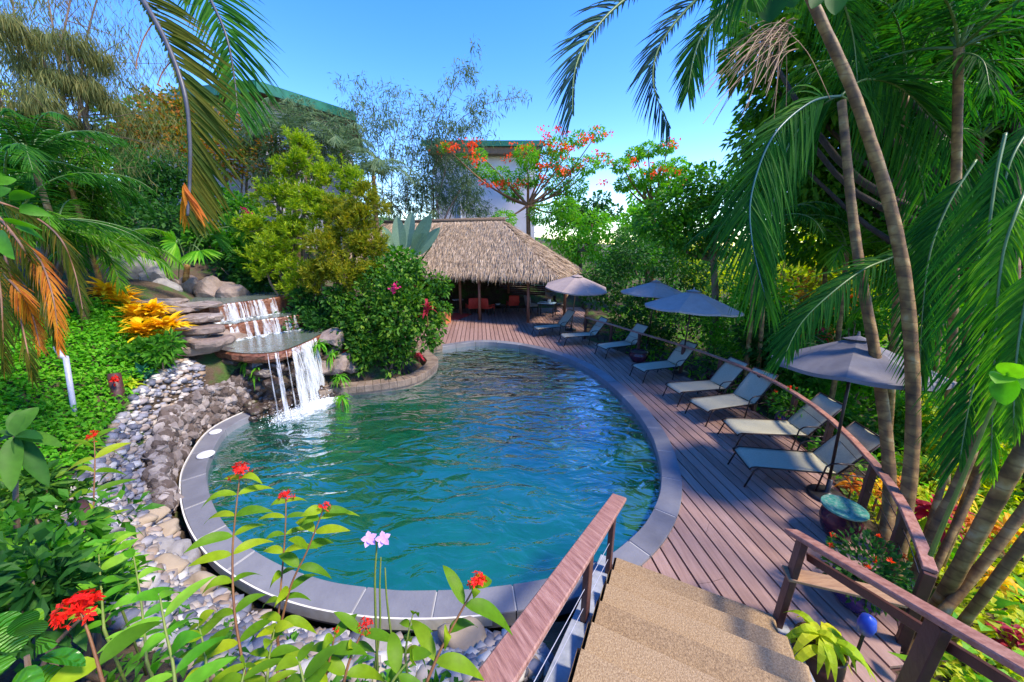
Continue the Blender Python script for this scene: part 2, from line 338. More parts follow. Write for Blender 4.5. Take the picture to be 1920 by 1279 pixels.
LM['darkrib'] = mat('dark purple grey rib', [(.035,.035,.05),(.10,.10,.11)], 4, .45, .05)
LM['greenrib'] = mat('green palm rib', [(.06,.13,.03),(.14,.22,.05)], 4, .4, .05)
LM['brownrib'] = mat('brown dry rib', [(.18,.08,.035),(.34,.17,.08)], 4, .55, .1)

# ------------------------------------------------------------------ tagging
def tag(o, label, cat, group=None, kind=None):
    o['label'] = label; o['category'] = cat
    if group: o['group'] = group
    if kind: o['kind'] = kind
    return o
def thing(name, label, cat, loc=(0,0,0), rz=0., group=None):
    o = bpy.data.objects.new(name, None); SC.collection.objects.link(o); o.empty_display_size = .2
    o.location = tuple(loc); o.rotation_euler = (0, 0, rz); return tag(o, label, cat, group)
def kids(o): return [c for c in bpy.data.objects if c.parent == o]
def dup(o, parent=None):
    c = o.copy(); SC.collection.objects.link(c); c.parent = parent
    for ch in kids(o):
        if ch != c: dup(ch, c)
    return c

def part(mb, name, m, parent, smooth=False):           # shapes given in world coordinates, linked under a thing (or under a part of it)
    off = np.zeros(3); q = parent
    while q is not None: off += np.array(q.location); q = q.parent
    mb.v = [v - off for v in mb.v]
    return mb.build(name, m, parent, smooth)
def solo(mb, name, m, label, cat, group=None, kind=None, smooth=False):
    V = np.concatenate(mb.v); o = np.array(((V[:,0].min()+V[:,0].max())/2, (V[:,1].min()+V[:,1].max())/2, V[:,2].min()))
    ob = mb.build(name, m, None, smooth, None, o); return tag(ob, label, cat, group, kind)

# ------------------------------------------------------------------ pool outline, ground, water
PX = [(815,655),(900,643),(980,650),(1060,672),(1120,705),(1175,755),(1215,810),(1235,870),(1235,920),(1215,970),(1170,1020),(1100,1062),(1000,1090),
      (900,1103),(800,1108),(700,1103),(600,1085),(520,1055),(450,1010),(405,950),(390,890),(400,850),(430,805),(490,775),(560,755),(625,738),(700,730),
      (770,718),(805,700),(818,685)]
POOLC = [tuple(G(*p)[:2]) for p in PX] + [(-2.75, 11.6), (-3.25, 12.3)]
PER = 10
POOL = spline([(x, y, 0) for x, y in POOLC], PER, True)[:, :2]
def normals2(P):
    t = nz(np.roll(P, -1, 0) - np.roll(P, 1, 0)); return np.stack((-t[:, 1], t[:, 0]), 1)
PN = normals2(POOL); NP_ = len(POOL)
def offs(d): return POOL + PN * np.broadcast_to(d, (NP_,))[:, None]
def inside(x, y, P):
    x = np.asarray(x); c = np.zeros(x.shape, bool); n = len(P)
    for i in range(n):
        x0, y0 = P[i]; x1, y1 = P[(i + 1) % n]
        if y0 == y1: continue
        k = (y0 > y) != (y1 > y); c ^= k & (x < (x1 - x0) * (y - y0) / (y1 - y0) + x0)
    return c
def dist_poly(x, y, P):
    d = np.full(np.shape(x), 1e9)
    for i in range(0, len(P)):
        a = P[i]; b = P[(i + 1) % len(P)]; ab = b - a; L = ab @ ab + 1e-12
        t = np.clip(((x - a[0]) * ab[0] + (y - a[1]) * ab[1]) / L, 0, 1)
        d = np.minimum(d, np.hypot(x - a[0] - t * ab[0], y - a[1] - t * ab[1]))
    return d
RAIL = spline([(3.05,14.35,0),(3.75,13.0,0),(4.35,11.7,0),(5.1,10.1,0),(5.52,8.9,0),(5.74,7.7,0),(5.72,6.6,0),(5.48,5.5,0),(4.98,4.25,0),(4.44,3.34,0),(3.86,2.6,0)], 6)
DECK = np.array([p[:2] for p in RAIL] + [(3.3,2.15),(2.55,2.3),(1.9,2.75),(1.2,3.2),(.9,3.3),(0,5),(-1.5,12.2),(-2.9,12.6),(-3.9,13.3),(-4.5,15),(-7.5,20.5),(-7,23.5),(4.6,23),(4.3,20.5),(3.6,17.5)])
# ground: a smooth surface through surveyed heights
HT = [(0,0,1.5),(-1.5,1.4,1.05),(-1,2.35,.30),(-2.7,2.4,.45),(-4,2.75,.75),(-5.3,3.7,.75),(-3,1,1.25),(-6,2,1.75),(-6.3,4.6,.95),(-6.75,5.7,.95),(-7.3,7.0,1.25),
      (-7.4,5.9,1.55),(-8,7.2,1.75),(-9,4,2.3),(-8.7,8.3,2.1),(-8,10.2,1.5),(-10,10,2.75),(-7,11.3,1.5),(-5.2,11.6,1.2),(-9.6,11.4,2.0),(-8,12.6,2.1),(-4.2,9.6,.5),(-3.6,11,.35),(-5,13,1.2),(-12,14,3.4),
      (-6,15,1.4),(-8,19,2.4),(0,26,1.5),(10,26,0),(-20,26,4.5),(-15,8,3.9),(-12,2,3.4),(7.5,6,-.7),(8,10,-.7),(6.4,3,-.5),(5,1.3,-.4),(12,4,-1.2),(20,10,-1.6),
      (20,30,0),(4,-2,.6),(0,-4,2.6),(-6,-4,3),(5,15,-.2),(7,20,-.2),(-1,40,5),(-30,40,9),(-40,0,8),(30,-10,-2),(60,30,-2),(0,-30,3),(40,60,1),(2.0,1.2,.5),(1.0,1.6,.5)]
HT = np.array(HT)
_d = np.hypot(HT[:,None,0]-HT[None,:,0], HT[:,None,1]-HT[None,:,1]); _n = len(HT)
_A = np.zeros((_n+1,_n+1)); _A[:_n,:_n] = _d; _A[_n,:_n] = _A[:_n,_n] = 1
_w = np.linalg.solve(_A, np.append(HT[:,2], 0))
CO_OUT = offs(.44)
def zg(x, y, cut=True):
    x = np.asarray(x, float); y = np.asarray(y, float); sh = x.shape; x = x.ravel(); y = y.ravel()
    z = np.full(x.shape, _w[-1])
    for i in range(_n): z += _w[i] * np.hypot(x - HT[i,0], y - HT[i,1])
    z = np.clip(z, -3, 14)
    z += .05 * np.sin(x*2.1+y*1.3) * np.sin(y*1.7-x*.6) + .02*np.sin(x*6.3)*np.sin(y*5.1)
    near = (np.abs(x) < 14) & (y > -2) & (y < 28)
    xi, yi = x[near], y[near]; zz = z[near]
    d = dist_poly(xi, yi, CO_OUT[::3]); ins = inside(xi, yi, CO_OUT)
    k = np.clip(d / .7, 0, 1); zz = np.where(ins, -.3, -.03 + (zz + .03) * k * k * (3 - 2 * k))
    if cut:
        zz = np.where(inside(xi, yi, offs(.2)), -2.6, zz)
        dk = inside(xi, yi, DECK); zz = np.where(dk & ~inside(xi, yi, offs(.2)), np.minimum(zz, -.35), zz)
    z[near] = zz; return z.reshape(sh)
def zg1(x, y): return float(zg(np.array([x]), np.array([y]))[0])
gx = np.concatenate((-np.geomspace(400, 13, 26), np.arange(-12.5, 9, .14), np.geomspace(9.2, 400, 26)))
gy = np.concatenate((-np.geomspace(300, 3, 16), np.arange(-2.5, 17, .14), np.geomspace(17.3, 500, 34)))
XX, YY = np.meshgrid(gx, gy); ZZ = zg(XX, YY)
mb = MB(); nx, ny = len(gx), len(gy)
ii = (np.arange(ny-1)[:,None]*nx + np.arange(nx-1)[None,:]).ravel()
mb.quads(np.stack((XX, YY, ZZ), -1).reshape(-1, 3), np.stack((ii, ii+1, ii+nx+1, ii+nx), 1))
def groundmat():
    m, n, l, p = nodes('garden earth')
    tc = n.new("ShaderNodeTexCoord"); t = n.new("ShaderNodeTexNoise"); t.inputs["Scale"].default_value = 1.4; t.inputs["Detail"].default_value = 9
    l.new(tc.outputs["Object"], t.inputs["Vector"])
    r = ramp(n, [(.035,.022,.012),(.09,.06,.035),(.05,.10,.015),(.10,.16,.03)], [.35,.5,.58,.75]); l.new(t.outputs["Fac"], r.inputs[0]); l.new(r.outputs[0], p.inputs["Base Color"])
    p.inputs["Roughness"].default_value = .95
    b = n.new("ShaderNodeBump"); b.inputs["Strength"].default_value = .8; b.inputs["Distance"].default_value = .08
    t2 = n.new("ShaderNodeTexNoise"); t2.inputs["Scale"].default_value = 14; t2.inputs["Detail"].default_value = 8; l.new(tc.outputs["Object"], t2.inputs["Vector"])
    l.new(t2.outputs["Fac"], b.inputs["Height"]); l.new(b.outputs[0], p.inputs["Normal"]); return m
g_ = mb.build('ground', groundmat(), None, True, 'structure'); tag(g_, 'dark garden soil sloping up around the pool', 'ground', None, 'structure')

def GT(px, py):                            # the point of the ground surface seen at a place of the survey photo
    d = ray(px, py); t = np.linspace(.8, 40, 900); p = np.array((0, 0, CAM_H)) + d*t[:, None]; z = zg(p[:,0], p[:,1], False); k = np.argmax(p[:,2] < z)
    return p[k] if p[k][2] < z[k] else p[-1]
# pool basin, steps under water, water
mb = MB(); PB_ = offs(.06); b0 = [(p[0], p[1], .0) for p in PB_]; b1 = [(p[0], p[1], -1.45) for p in PB_]
mb.add(b0 + b1, [(i, NP_+i, NP_+(i+1)%NP_, (i+1)%NP_) for i in range(NP_)] + [tuple(range(2*NP_-1, NP_-1, -1))])
o = mb.build('pool_basin', M['pooltile'], None, False, 'structure'); tag(o, 'teal plastered basin of the curved swimming pool', 'pool basin', None, 'structure')
mb = MB()
for r_, z_ in ((.75,-.15),(1.15,-.24),(1.55,-.36),(1.95,-.50),(2.35,-.68)):
    pl = [(-1.0 + 1.25*r_*math.cos(a), 13.9 + r_*math.sin(a)) for a in np.linspace(0, 2*math.pi, 60, endpoint=False)]
    pl = [p for p in pl if inside(np.array([p[0]]), np.array([p[1]]), offs(-.03))[0]]
    if len(pl) > 4: mb.prism(pl, -1.44, z_)
o = mb.build('pool_steps', M['pooltan'], None, False, 'structure'); tag(o, 'tan curved steps under water at the far pool end', 'pool steps', None, 'structure')
mb = MB()
for px_, py_ in ((1203, 850), (1207, 955)):
    c = G(px_, py_, -.1); mb.box((c[0]-.02, c[1]+.1, -.79), (.66, .95, 1.30), R(-6), .02)
o = mb.build('pool_bench', M['pooldark'], None, False, 'structure'); tag(o, 'brown tiled bench blocks under water by the right pool edge', 'pool bench', None, 'structure')
def watermat(name, tint, amp, sc, refl, dfc=(.004,.18,.095), dm=.36):
    m = bpy.data.materials.new(name); m.use_nodes = True; n = m.node_tree.nodes; l = m.node_tree.links
    n.remove(n["Principled BSDF"])
    tc = n.new("ShaderNodeTexCoord"); mp = n.new("ShaderNodeMapping"); mp.inputs["Scale"].default_value = (.75, 1.5, 1); mp.inputs["Rotation"].default_value = (0,0,R(14))
    l.new(tc.outputs["Object"], mp.inputs[0])
    t = n.new("ShaderNodeTexNoise"); t.inputs["Scale"].default_value = sc; t.inputs["Detail"].default_value = 3; t.inputs["Roughness"].default_value = .45; t.inputs["Distortion"].default_value = .9
    l.new(mp.outputs[0], t.inputs["Vector"])
    t3 = n.new("ShaderNodeTexNoise"); t3.inputs["Scale"].default_value = sc*.28; t3.inputs["Detail"].default_value = 2; l.new(mp.outputs[0], t3.inputs["Vector"])
    ad = n.new("ShaderNodeMath"); ad.operation = 'MULTIPLY_ADD'; ad.inputs[1].default_value = 1.2; l.new(t3.outputs["Fac"], ad.inputs[0]); l.new(t.outputs["Fac"], ad.inputs[2])
    b = n.new("ShaderNodeBump"); b.inputs["Strength"].default_value = 1; b.inputs["Distance"].default_value = amp
    l.new(ad.outputs[0], b.inputs["Height"])
    fr = n.new("ShaderNodeFresnel"); fr.inputs[0].default_value = 1.33; l.new(b.outputs[0], fr.inputs["Normal"])
    mr = n.new("ShaderNodeMapRange"); mr.inputs[1].default_value = 0; mr.inputs[2].default_value = .14; mr.inputs[3].default_value = 0; mr.inputs[4].default_value = refl; mr.clamp = True
    l.new(fr.outputs[0], mr.inputs[0])
    gl = n.new("ShaderNodeBsdfGlossy"); gl.inputs["Roughness"].default_value = .02; l.new(b.outputs[0], gl.inputs["Normal"])
    gl.inputs[0].default_value = (.85,.93,1,1)
    tr = n.new("ShaderNodeBsdfTransparent"); tr.inputs[0].default_value = (*tint, 1)
    df = n.new("ShaderNodeBsdfDiffuse"); df.inputs[0].default_value = (*dfc, 1); l.new(b.outputs[0], df.inputs["Normal"])
    m0 = n.new("ShaderNodeMixShader"); m0.inputs[0].default_value = dm; l.new(tr.outputs[0], m0.inputs[1]); l.new(df.outputs[0], m0.inputs[2])
    ms = n.new("ShaderNodeMixShader"); l.new(mr.outputs[0], ms.inputs[0]); l.new(m0.outputs[0], ms.inputs[1]); l.new(gl.outputs[0], ms.inputs[2])
    l.new(ms.outputs[0], n["Material Output"].inputs[0]); return m
M['water'] = watermat('rippled pool water', (.5,.92,.85), .058, 2.2, .88)
M['basinwater'] = watermat('cascade water', (.8,.9,.85), .012, 8, .45, (.16,.20,.17), .75)
WZ = -.11
mb = MB(); wp = offs(.07)
mb.add([(p[0], p[1], WZ) for p in wp], [tuple(range(NP_-1, -1, -1))])
o = mb.build('pool_water', M['water'], None, False, 'structure'); tag(o, 'blue green rippled water of the swimming pool', 'water', None, 'structure')

# coping stones (index ranges along the outline), planter curb on the peninsula
def ring(i0, i1, d0, d1, z0, z1, mb, gap=.006, step=3, jit=0.):
    i = i0
    while i < i1:
        j = i + 1
        while j < i1 and (step < 0 and np.linalg.norm(np.diff(POOL[np.arange(i, j+1) % NP_], axis=0), axis=1).sum() < -step): j += 1
        if step > 0: j = min(i + step, i1)
        pts_i = []; pts_o = []
        for k in range(i, j + 1):
            a = k % NP_; t = nz(POOL[(a+1) % NP_] - POOL[a-1]); sh = gap if k == i else (-gap if k == j else 0)
            pts_i.append(POOL[a] + PN[a]*d0 + t*sh); pts_o.append(POOL[a] + PN[a]*d1 + t*sh)
        poly = pts_i + pts_o[::-1]; nn = len(poly); b = .012
        ins = [p + (np.mean(poly, 0) - p) * b / max(np.linalg.norm(np.mean(poly, 0) - p), .05) for p in poly]
        zt = z1 + rng.uniform(-jit, jit)
        vs = [(p[0], p[1], z0) for p in poly] + [(p[0], p[1], zt - b) for p in poly] + [(p[0], p[1], zt) for p in ins]
        fs = [(q, (q+1)%nn, nn+(q+1)%nn, nn+q) for q in range(nn)] + [(nn+q, nn+(q+1)%nn, 2*nn+(q+1)%nn, 2*nn+q) for q in range(nn)]
        m_ = len(pts_i)
        fs += [(2*nn+q, 2*nn+q+1, 2*nn+nn-2-q, 2*nn+nn-1-q) for q in range(m_-1)]
        fs = [f[::-1] for f in fs]
        mb.add(vs, fs); i = j
mb = MB(); ring(0, 230, .02, .335, -.16, .035, mb, step=-.8, jit=.002)
o = mb.build('pool_coping', M['coping'], None, False, 'structure'); tag(o, 'blue grey slate coping stones around the pool', 'coping', None, 'structure')
mb = MB()
for i in range(0, 230):
    a, b = i % NP_, (i+1) % NP_
    p = [POOL[a]+PN[a]*.035, POOL[b]+PN[b]*.035, POOL[b]+PN[b]*.32, POOL[a]+PN[a]*.32]
    mb.add([(q[0], q[1], .024) for q in p], [(3,2,1,0)])
o = mb.build('coping_grout', M['grout'], None, False, 'structure'); tag(o, 'pale grout bed in the joints of the pool coping', 'grout', None, 'structure')
mb = MB()
for i in range(128, 230):
    p = [POOL[i]+PN[i]*.338, POOL[i+1]+PN[i+1]*.338, POOL[i+1]+PN[i+1]*.356, POOL[i]+PN[i]*.356]
    mb.add([(q[0], q[1], z) for z in (-.1, .05) for q in p], [(7,6,5,4),(0,1,5,4),(1,2,6,5),(2,3,7,6),(3,0,4,7)])
o = mb.build('coping_border', M['whiteedge'], None, False, 'structure'); tag(o, 'thin white edging strip along the planted side of the coping', 'edging', None, 'structure')
mb = MB(); ring(246, 322, -.07, .30, -.02, .16, mb, .004, 2); ring(246, 322, -.03, .27, -1.4, -.02, mb, 0, 4)
o = mb.build('planter_curb', M['curb'], None, False, 'structure'); tag(o, 'tan stone curb of the planted bed reaching into the pool', 'curb', None, 'structure')

# deck boards cut to the deck outline
def scan(P, x):                            # y-crossings of the polygon at x
    out = []; n = len(P)
    for i in range(n):
        a, b = P[i], P[(i+1) % n]
        if (a[0] > x) != (b[0] > x): out.append(a[1] + (b[1]-a[1])*(x-a[0])/(b[0]-a[0]))
    return sorted(out)
def spans(x):
    A = scan(DA, x); B = scan(DB, x); A = list(zip(A[::2], A[1::2])); B = list(zip(B[::2], B[1::2])); res = A
    for b in B:
        new = []
        for a in res:
            if b[1] <= a[0] or b[0] >= a[1]: new.append(a); continue
            if b[0] > a[0]: new.append((a[0], b[0]))
            if b[1] < a[1]: new.append((b[1], a[1]))
        res = new
    return [r for r in res if r[1] - r[0] > .03]
BA = R(5.2); cb, sb_ = math.cos(BA), math.sin(BA)
RM = np.array(((cb, sb_), (-sb_, cb)))     # world -> board frame
DA = DECK @ RM.T; DB = offs(.29) @ RM.T
mb = MB(); x = DA[:,0].min(); pitch, gap = .183, .025
while x < DA[:,0].max():
    s0, s1 = spans(x + gap/2), spans(x + pitch - gap/2)
    if len(s0) != len(s1): s0 = s1 = spans(x + pitch/2)
    for a, b in zip(s0, s1):
        if abs(a[0]-b[0]) > 1.2 or abs(a[1]-b[1]) > 1.2: a = b = (max(a[0], b[0]), min(a[1], b[1]))
        if a[1] - a[0] < .02: continue
        lo0, lo1 = a[0], b[0]; cuts = [0]; t = rng.uniform(.15, .9); Ln = a[1] - a[0]
        while t * 3.6 < Ln - .5: cuts.append(t*3.6/Ln); t += 1
        cuts.append(1)
        for u, v in zip(cuts[:-1], cuts[1:]):
            e = .002 / max(Ln, .1); q = []
            for (xx, sp, w_) in ((x+gap/2, a, u), (x+pitch-gap/2, b, u), (x+pitch-gap/2, b, v), (x+gap/2, a, v)):
                ww = w_ + (e if w_ == u else -e); q.append(np.array((xx, sp[0] + (sp[1]-sp[0])*ww)) @ RM)
            dz = rng.uniform(-.0015, .0015)
            mb.add([(p[0], p[1], z) for z in (-.03, 0 + dz) for p in q], [(4,5,6,7),(0,1,5,4),(1,2,6,5),(2,3,7,6),(3,0,4,7)])
    x += pitch
o = mb.build('deck', M['deck'], None, False, 'structure'); tag(o, 'red brown timber deck boards curving round the pool', 'deck', None, 'structure')
mb = MB(); x = DA[:,0].min()
while x < DA[:,0].max():
    for a in spans(x + .05):
        q = [np.array(v) @ RM for v in ((x, a[0]-.02), (x+.1, a[0]-.02), (x+.1, a[1]+.02), (x, a[1]+.02))]; mb.add([(p[0], p[1], -.06) for p in q], [(0,1,2,3)])
    x += .1
o_ = np.array([p[:2] for p in RAIL]); nn = np.stack((np.gradient(o_[:,1]), -np.gradient(o_[:,0])), 1); nn = -nz(nn)
for i in range(len(o_)-1):
    a, b = o_[i], o_[i+1]; na, nb = nn[i]*.03, nn[i+1]*.03
    mb.add([(*(a+na), -.24), (*(b+nb), -.24), (*(b+nb), .008), (*(a+na), .008), (*a, -.24), (*b, -.24), (*b, .008), (*a, .008)], [(0,1,2,3),(3,2,6,7),(7,6,5,4)])
o = mb.build('deck_base', M['darkwood'], None, False, 'structure'); tag(o, 'dark timber joists and fascia under the deck', 'deck base', None, 'structure')

# stairs
SD = np.array((.442, .897)); SE = np.array((.897, -.442)); TR, RI, NS = .345, .165, 11
mb = MB(); T0 = np.array((1.24, 3.45))
for k in range(NS):
    z = RI * (k + 1); wl_ = 0.0; wr = 1.60 + .03 * min(k, 2)
    f = T0 - SD * TR * k; bk = f - SD * (TR + .03 if k < NS-1 else 2.2)
    q = [f + SE*wl_, f + SE*wr, bk + SE*wr, bk + SE*wl_]; h = .0
    c = sum(q) / 4; ins = [p + (c-p)*.035 for p in q]
    zz = (z - RI - .25, z - .02, z)
    mb.add([(p[0], p[1], zz[0]) for p in q] + [(p[0], p[1], zz[1]) for p in q] + [(p[0], p[1], zz[2]) for p in ins],
           [f_[::-1] for f_ in [(8,9,10,11),(0,1,5,4),(1,2,6,5),(2,3,7,6),(3,0,4,7),(4,5,9,8),(5,6,10,9),(6,7,11,10),(7,7,7,7)] if len(set(f_)) > 2])
o = mb.build('stairs', M['stair'], None, False, 'structure'); tag(o, 'washed aggregate concrete stairs going down to the deck', 'stairs', None, 'structure')
mb = MB()
for side in (-1, 1):
    off = -.10 if side < 0 else 1.66
    a = T0 + SE*off + SD*.1; b = T0 + SE*off - SD*TR*NS; w_ = SE*.075
    q = [a-w_, a+w_, b+w_, b-w_]; za, zb = .02, RI*NS*.86
    mb.add([(*q[0],-.4),(*q[1],-.4),(*q[2],-.2),(*q[3],-.2),(*q[0],za),(*q[1],za),(*q[2],zb),(*q[3],zb)], [(4,5,6,7),(0,1,5,4),(1,2,6,5),(2,3,7,6),(3,0,4,7)])
o = mb.build('stair_stringer', M['concrete'], None, False, 'structure'); tag(o, 'grey concrete edges along both sides of the stairs', 'stair edge', None, 'structure')

# ------------------------------------------------------------------ stair handrails
def handrail(name, label, p0, p1, posts, wires, wide, extra=None):
    p0, p1 = np.array(p0), np.array(p1); t = thing(name, label, 'handrail', (p0[0], p0[1], 0)); d = nz(p1 - p0)
    m = MB(); m.beam(p0 - d*.12, p1, wide, .045, .008); part(m, 'top_rail', M['railgrain'] if wide > .14 else M['rail'], t)
    for (s, zb, lean) in posts:
        c = p0 + (p1 - p0) * s; m = MB(); m.beam((c[0]+lean[0], c[1]+lean[1], zb), (c[0], c[1], c[2] - .024), .055, .15, .006, up=(*SD, 0)); part(m, 'post', M['darkwood'], t)
    for (dz,) in wires:
        m = MB(); L = np.linalg.norm(p1 - p0); m.tube([p0 + (0,0,-dz), p1 + (0,0,-dz)], .0028, 5); part(m, 'wire', M['pipe'], t)
    if extra: extra(t)
    return t
la, lb = np.array((1.20, 3.42, .99)), np.array((-.42, .52, 2.16))
handrail('stair_handrail', 'wide red brown timber handrail with taut wires between pool and stairs', la, lb,
         [(.05, 0, (0,0)), (.33, .2, (0,0)), (.80, .6, (0,0))], [(.25,), (.48,), (.70,)], .165)
ra, rb = np.array((2.86, 2.90, 1.0)), np.array((2.62, .9, 1.86))
def shelf(t):
    m = MB(); m.beam((2.74, 2.82, .62), (3.62, 2.55, .62), .17, .035, .005); part(m, 'shelf_board', M['shelf'], t)
    m = MB(); m.beam(ra + (.05,-.1,-.16), rb + (.03,0,-.16), .04, .07, .004); part(m, 'lower_rail', M['darkwood'], t)
handrail('stair_handrail', 'right stair handrail of red brown timber with a tan board fixed to its post', ra, rb,
         [(.03, .05, (-.14,-.1)), (.60, .25, (-.05,0))], [], .13, shelf)

# deck railing round the outside
t = thing('deck_railing', 'low dark timber railing curving along the outer edge of the deck', 'railing', (RAIL[30][0], RAIL[30][1], 0))
rl = np.array([(p[0], p[1], .90) for p in RAIL]); tg = nz(np.gradient(rl, axis=0)); nl = np.stack((-tg[:,1], tg[:,0], 0*tg[:,0]), 1)
m = MB()
for i in range(0, len(rl)-1, 3):
    j = min(i+3, len(rl)-1); m.beam(rl[i] + (0,0,0), rl[j], .10, .045, .006)
part(m, 'top_rail', M['rail'], t)
for i in range(0, len(rl), 6):
    m = MB(); m.beam((rl[i][0], rl[i][1], -.2), (rl[i][0], rl[i][1], .877), .085, .085, .006, up=(*nl[i][:2], 0)); part(m, 'post', M['darkwood'], t)
for h in (.28, .50, .70):
    m = MB(); m.tube([(p[0], p[1], h) for p in rl], .005, 5); part(m, 'wire', M['frame'], t)

# ------------------------------------------------------------------ sun loungers
def sheet(fn, nu, nv, th):
    vs = []; 
    for sgn in (0, 1):
        for i in range(nu+1):
            for j in range(nv+1):
                p = fn(i/nu, j/nv); vs.append((p[0], p[1], p[2] - sgn*th))
    k = (nu+1)*(nv+1); fs = []
    for i in range(nu):
        for j in range(nv):
            a = i*(nv+1)+j; b = a+nv+1; fs += [(a, b, b+1, a+1), (k+a, k+a+1, k+b+1, k+b)]
    for i in range(nu):
        for j in (0, nv):
            a = i*(nv+1)+j; b = a+nv+1; fs.append((a, b, k+b, k+a) if j else (b, a, k+a, k+b))
    for j in range(nv):
        for i in (0, nu):
            a = i*(nv+1)+j; fs.append((a, a+1, k+a+1, k+a) if not i else (a+1, a, k+a, k+a+1))
    return vs, fs
def make_lounger():
    t = thing('sun_lounger', 'x', 'sun lounger', group='sling sun loungers round the pool deck')
    w = .29
    def seat(u, v):
        x = -.03 + 1.25*u; s = math.sin(math.pi*v); z = .375 - .022*s - (.05*max(0, 1-u/.07)**2)
        return (x, (v-.5)*2*w, z)
    m = MB(); m.add(*sheet(seat, 18, 8, .014)); m.build('seat', M['sling'], t, True)
    bx, bz = .50, .62
    def back(u, v):
        s = math.sin(math.pi*v); return (1.20 + bx*u - .02*math.sin(math.pi*u) + .02*s, (v-.5)*2*w, .38 + bz*u - .012*s*0)
    m = MB(); m.add(*sheet(back, 12, 8, .016)); m.build('backrest', M['sling'], t, True)
    m = MB()
    for sy in (-1, 1):
        y = sy*(w+.012)
        m.tube([(-.05,y,.325),(-.02,y,.362),(.03,y,.375),(1.22,y,.375)], .0135, 8)
        m.tube([(1.20,y,.38),(1.45,y,.68),(1.70,y,1.0)], .0135, 8)
        m.tube([(1.22,y,.375),(1.62,y,.36)], .012, 6)
    m.tube([(-.05,-w-.012,.325),(-.05,w+.012,.325)], .012, 6); m.tube([(1.70,-w-.012,1.0),(1.70,w+.012,1.0)], .012, 6)
    m.tube([(.55,-w,.318),(.55,w,.318)], .010, 6); m.tube([(1.62,-w-.012,.36),(1.62,w+.012,.36)], .010, 6)
    m.build('frame', M['frame'], t, True)
    for sy in (-1, 1):
        y = sy*(w+.012)
        m = MB(); m.tube([(.10,y,.37),(.02,y,.30),(-.08,y+sy*.01,0)], .0135, 8); m.build('leg', M['frame'], t, True)
        m = MB(); m.tube([(1.56,y,.36),(1.60,y,.2),(1.63,y+sy*.01,0)], .0135, 8); m.build('leg', M['frame'], t, True)
        ya = sy*(w+.035)
        m = MB(); m.tube([(.93,ya,0),(.97,ya,.30),(1.0,ya,.50),(1.06,ya,.555),(1.14,ya,.57),(1.36,ya,.57)], .0125, 8); m.build('armrest', M['frame'], t, True)
        m = MB(); m.tube([(1.12,sy*.2,.365),(1.30,sy*.2,.27),(1.52,sy*.2,.77)], .008, 6); m.build('back_support', M['frame'], t, True)
    return t
LG = [((1392,858),(1605,815),'sling sun lounger nearest the stairs with an umbrella pole standing against its backrest'),
      ((1370,800),(1535,755),'second sun lounger from the stairs, its back against the deck railing'),
      ((1310,760),(1450,700),'sun lounger third from the stairs, just before the pot of orange flowers'),
      ((1262,728),(1395,680),'sun lounger fourth from the stairs, next to the small pot with a dark bushy plant'),
      ((1197,690),(1300,645),'sun lounger fifth from the stairs with a grey back in the shade of the umbrella'),
      ((1128,650),(1210,612),'sun lounger with a wide round purple pot standing at its side, sixth from the stairs'),
      ((1055,630),(1130,600),'tan lit sun lounger at the far curve of the deck, second from the pavilion'),
      ((1005,615),(1075,585),'sun lounger nearest the thatched pavilion, under the tilted tan umbrella')]
L0 = make_lounger()
for i, (a, b, lab) in enumerate(LG):
    o = L0 if i == 0 else dup(L0); a = G(*a, .35); b = G(*b, .92)
    an = math.atan2(b[1]-a[1], b[0]-a[0]); o.location = (a[0]+.03, a[1], .002); o.rotation_euler = (0, 0, an); o['label'] = lab

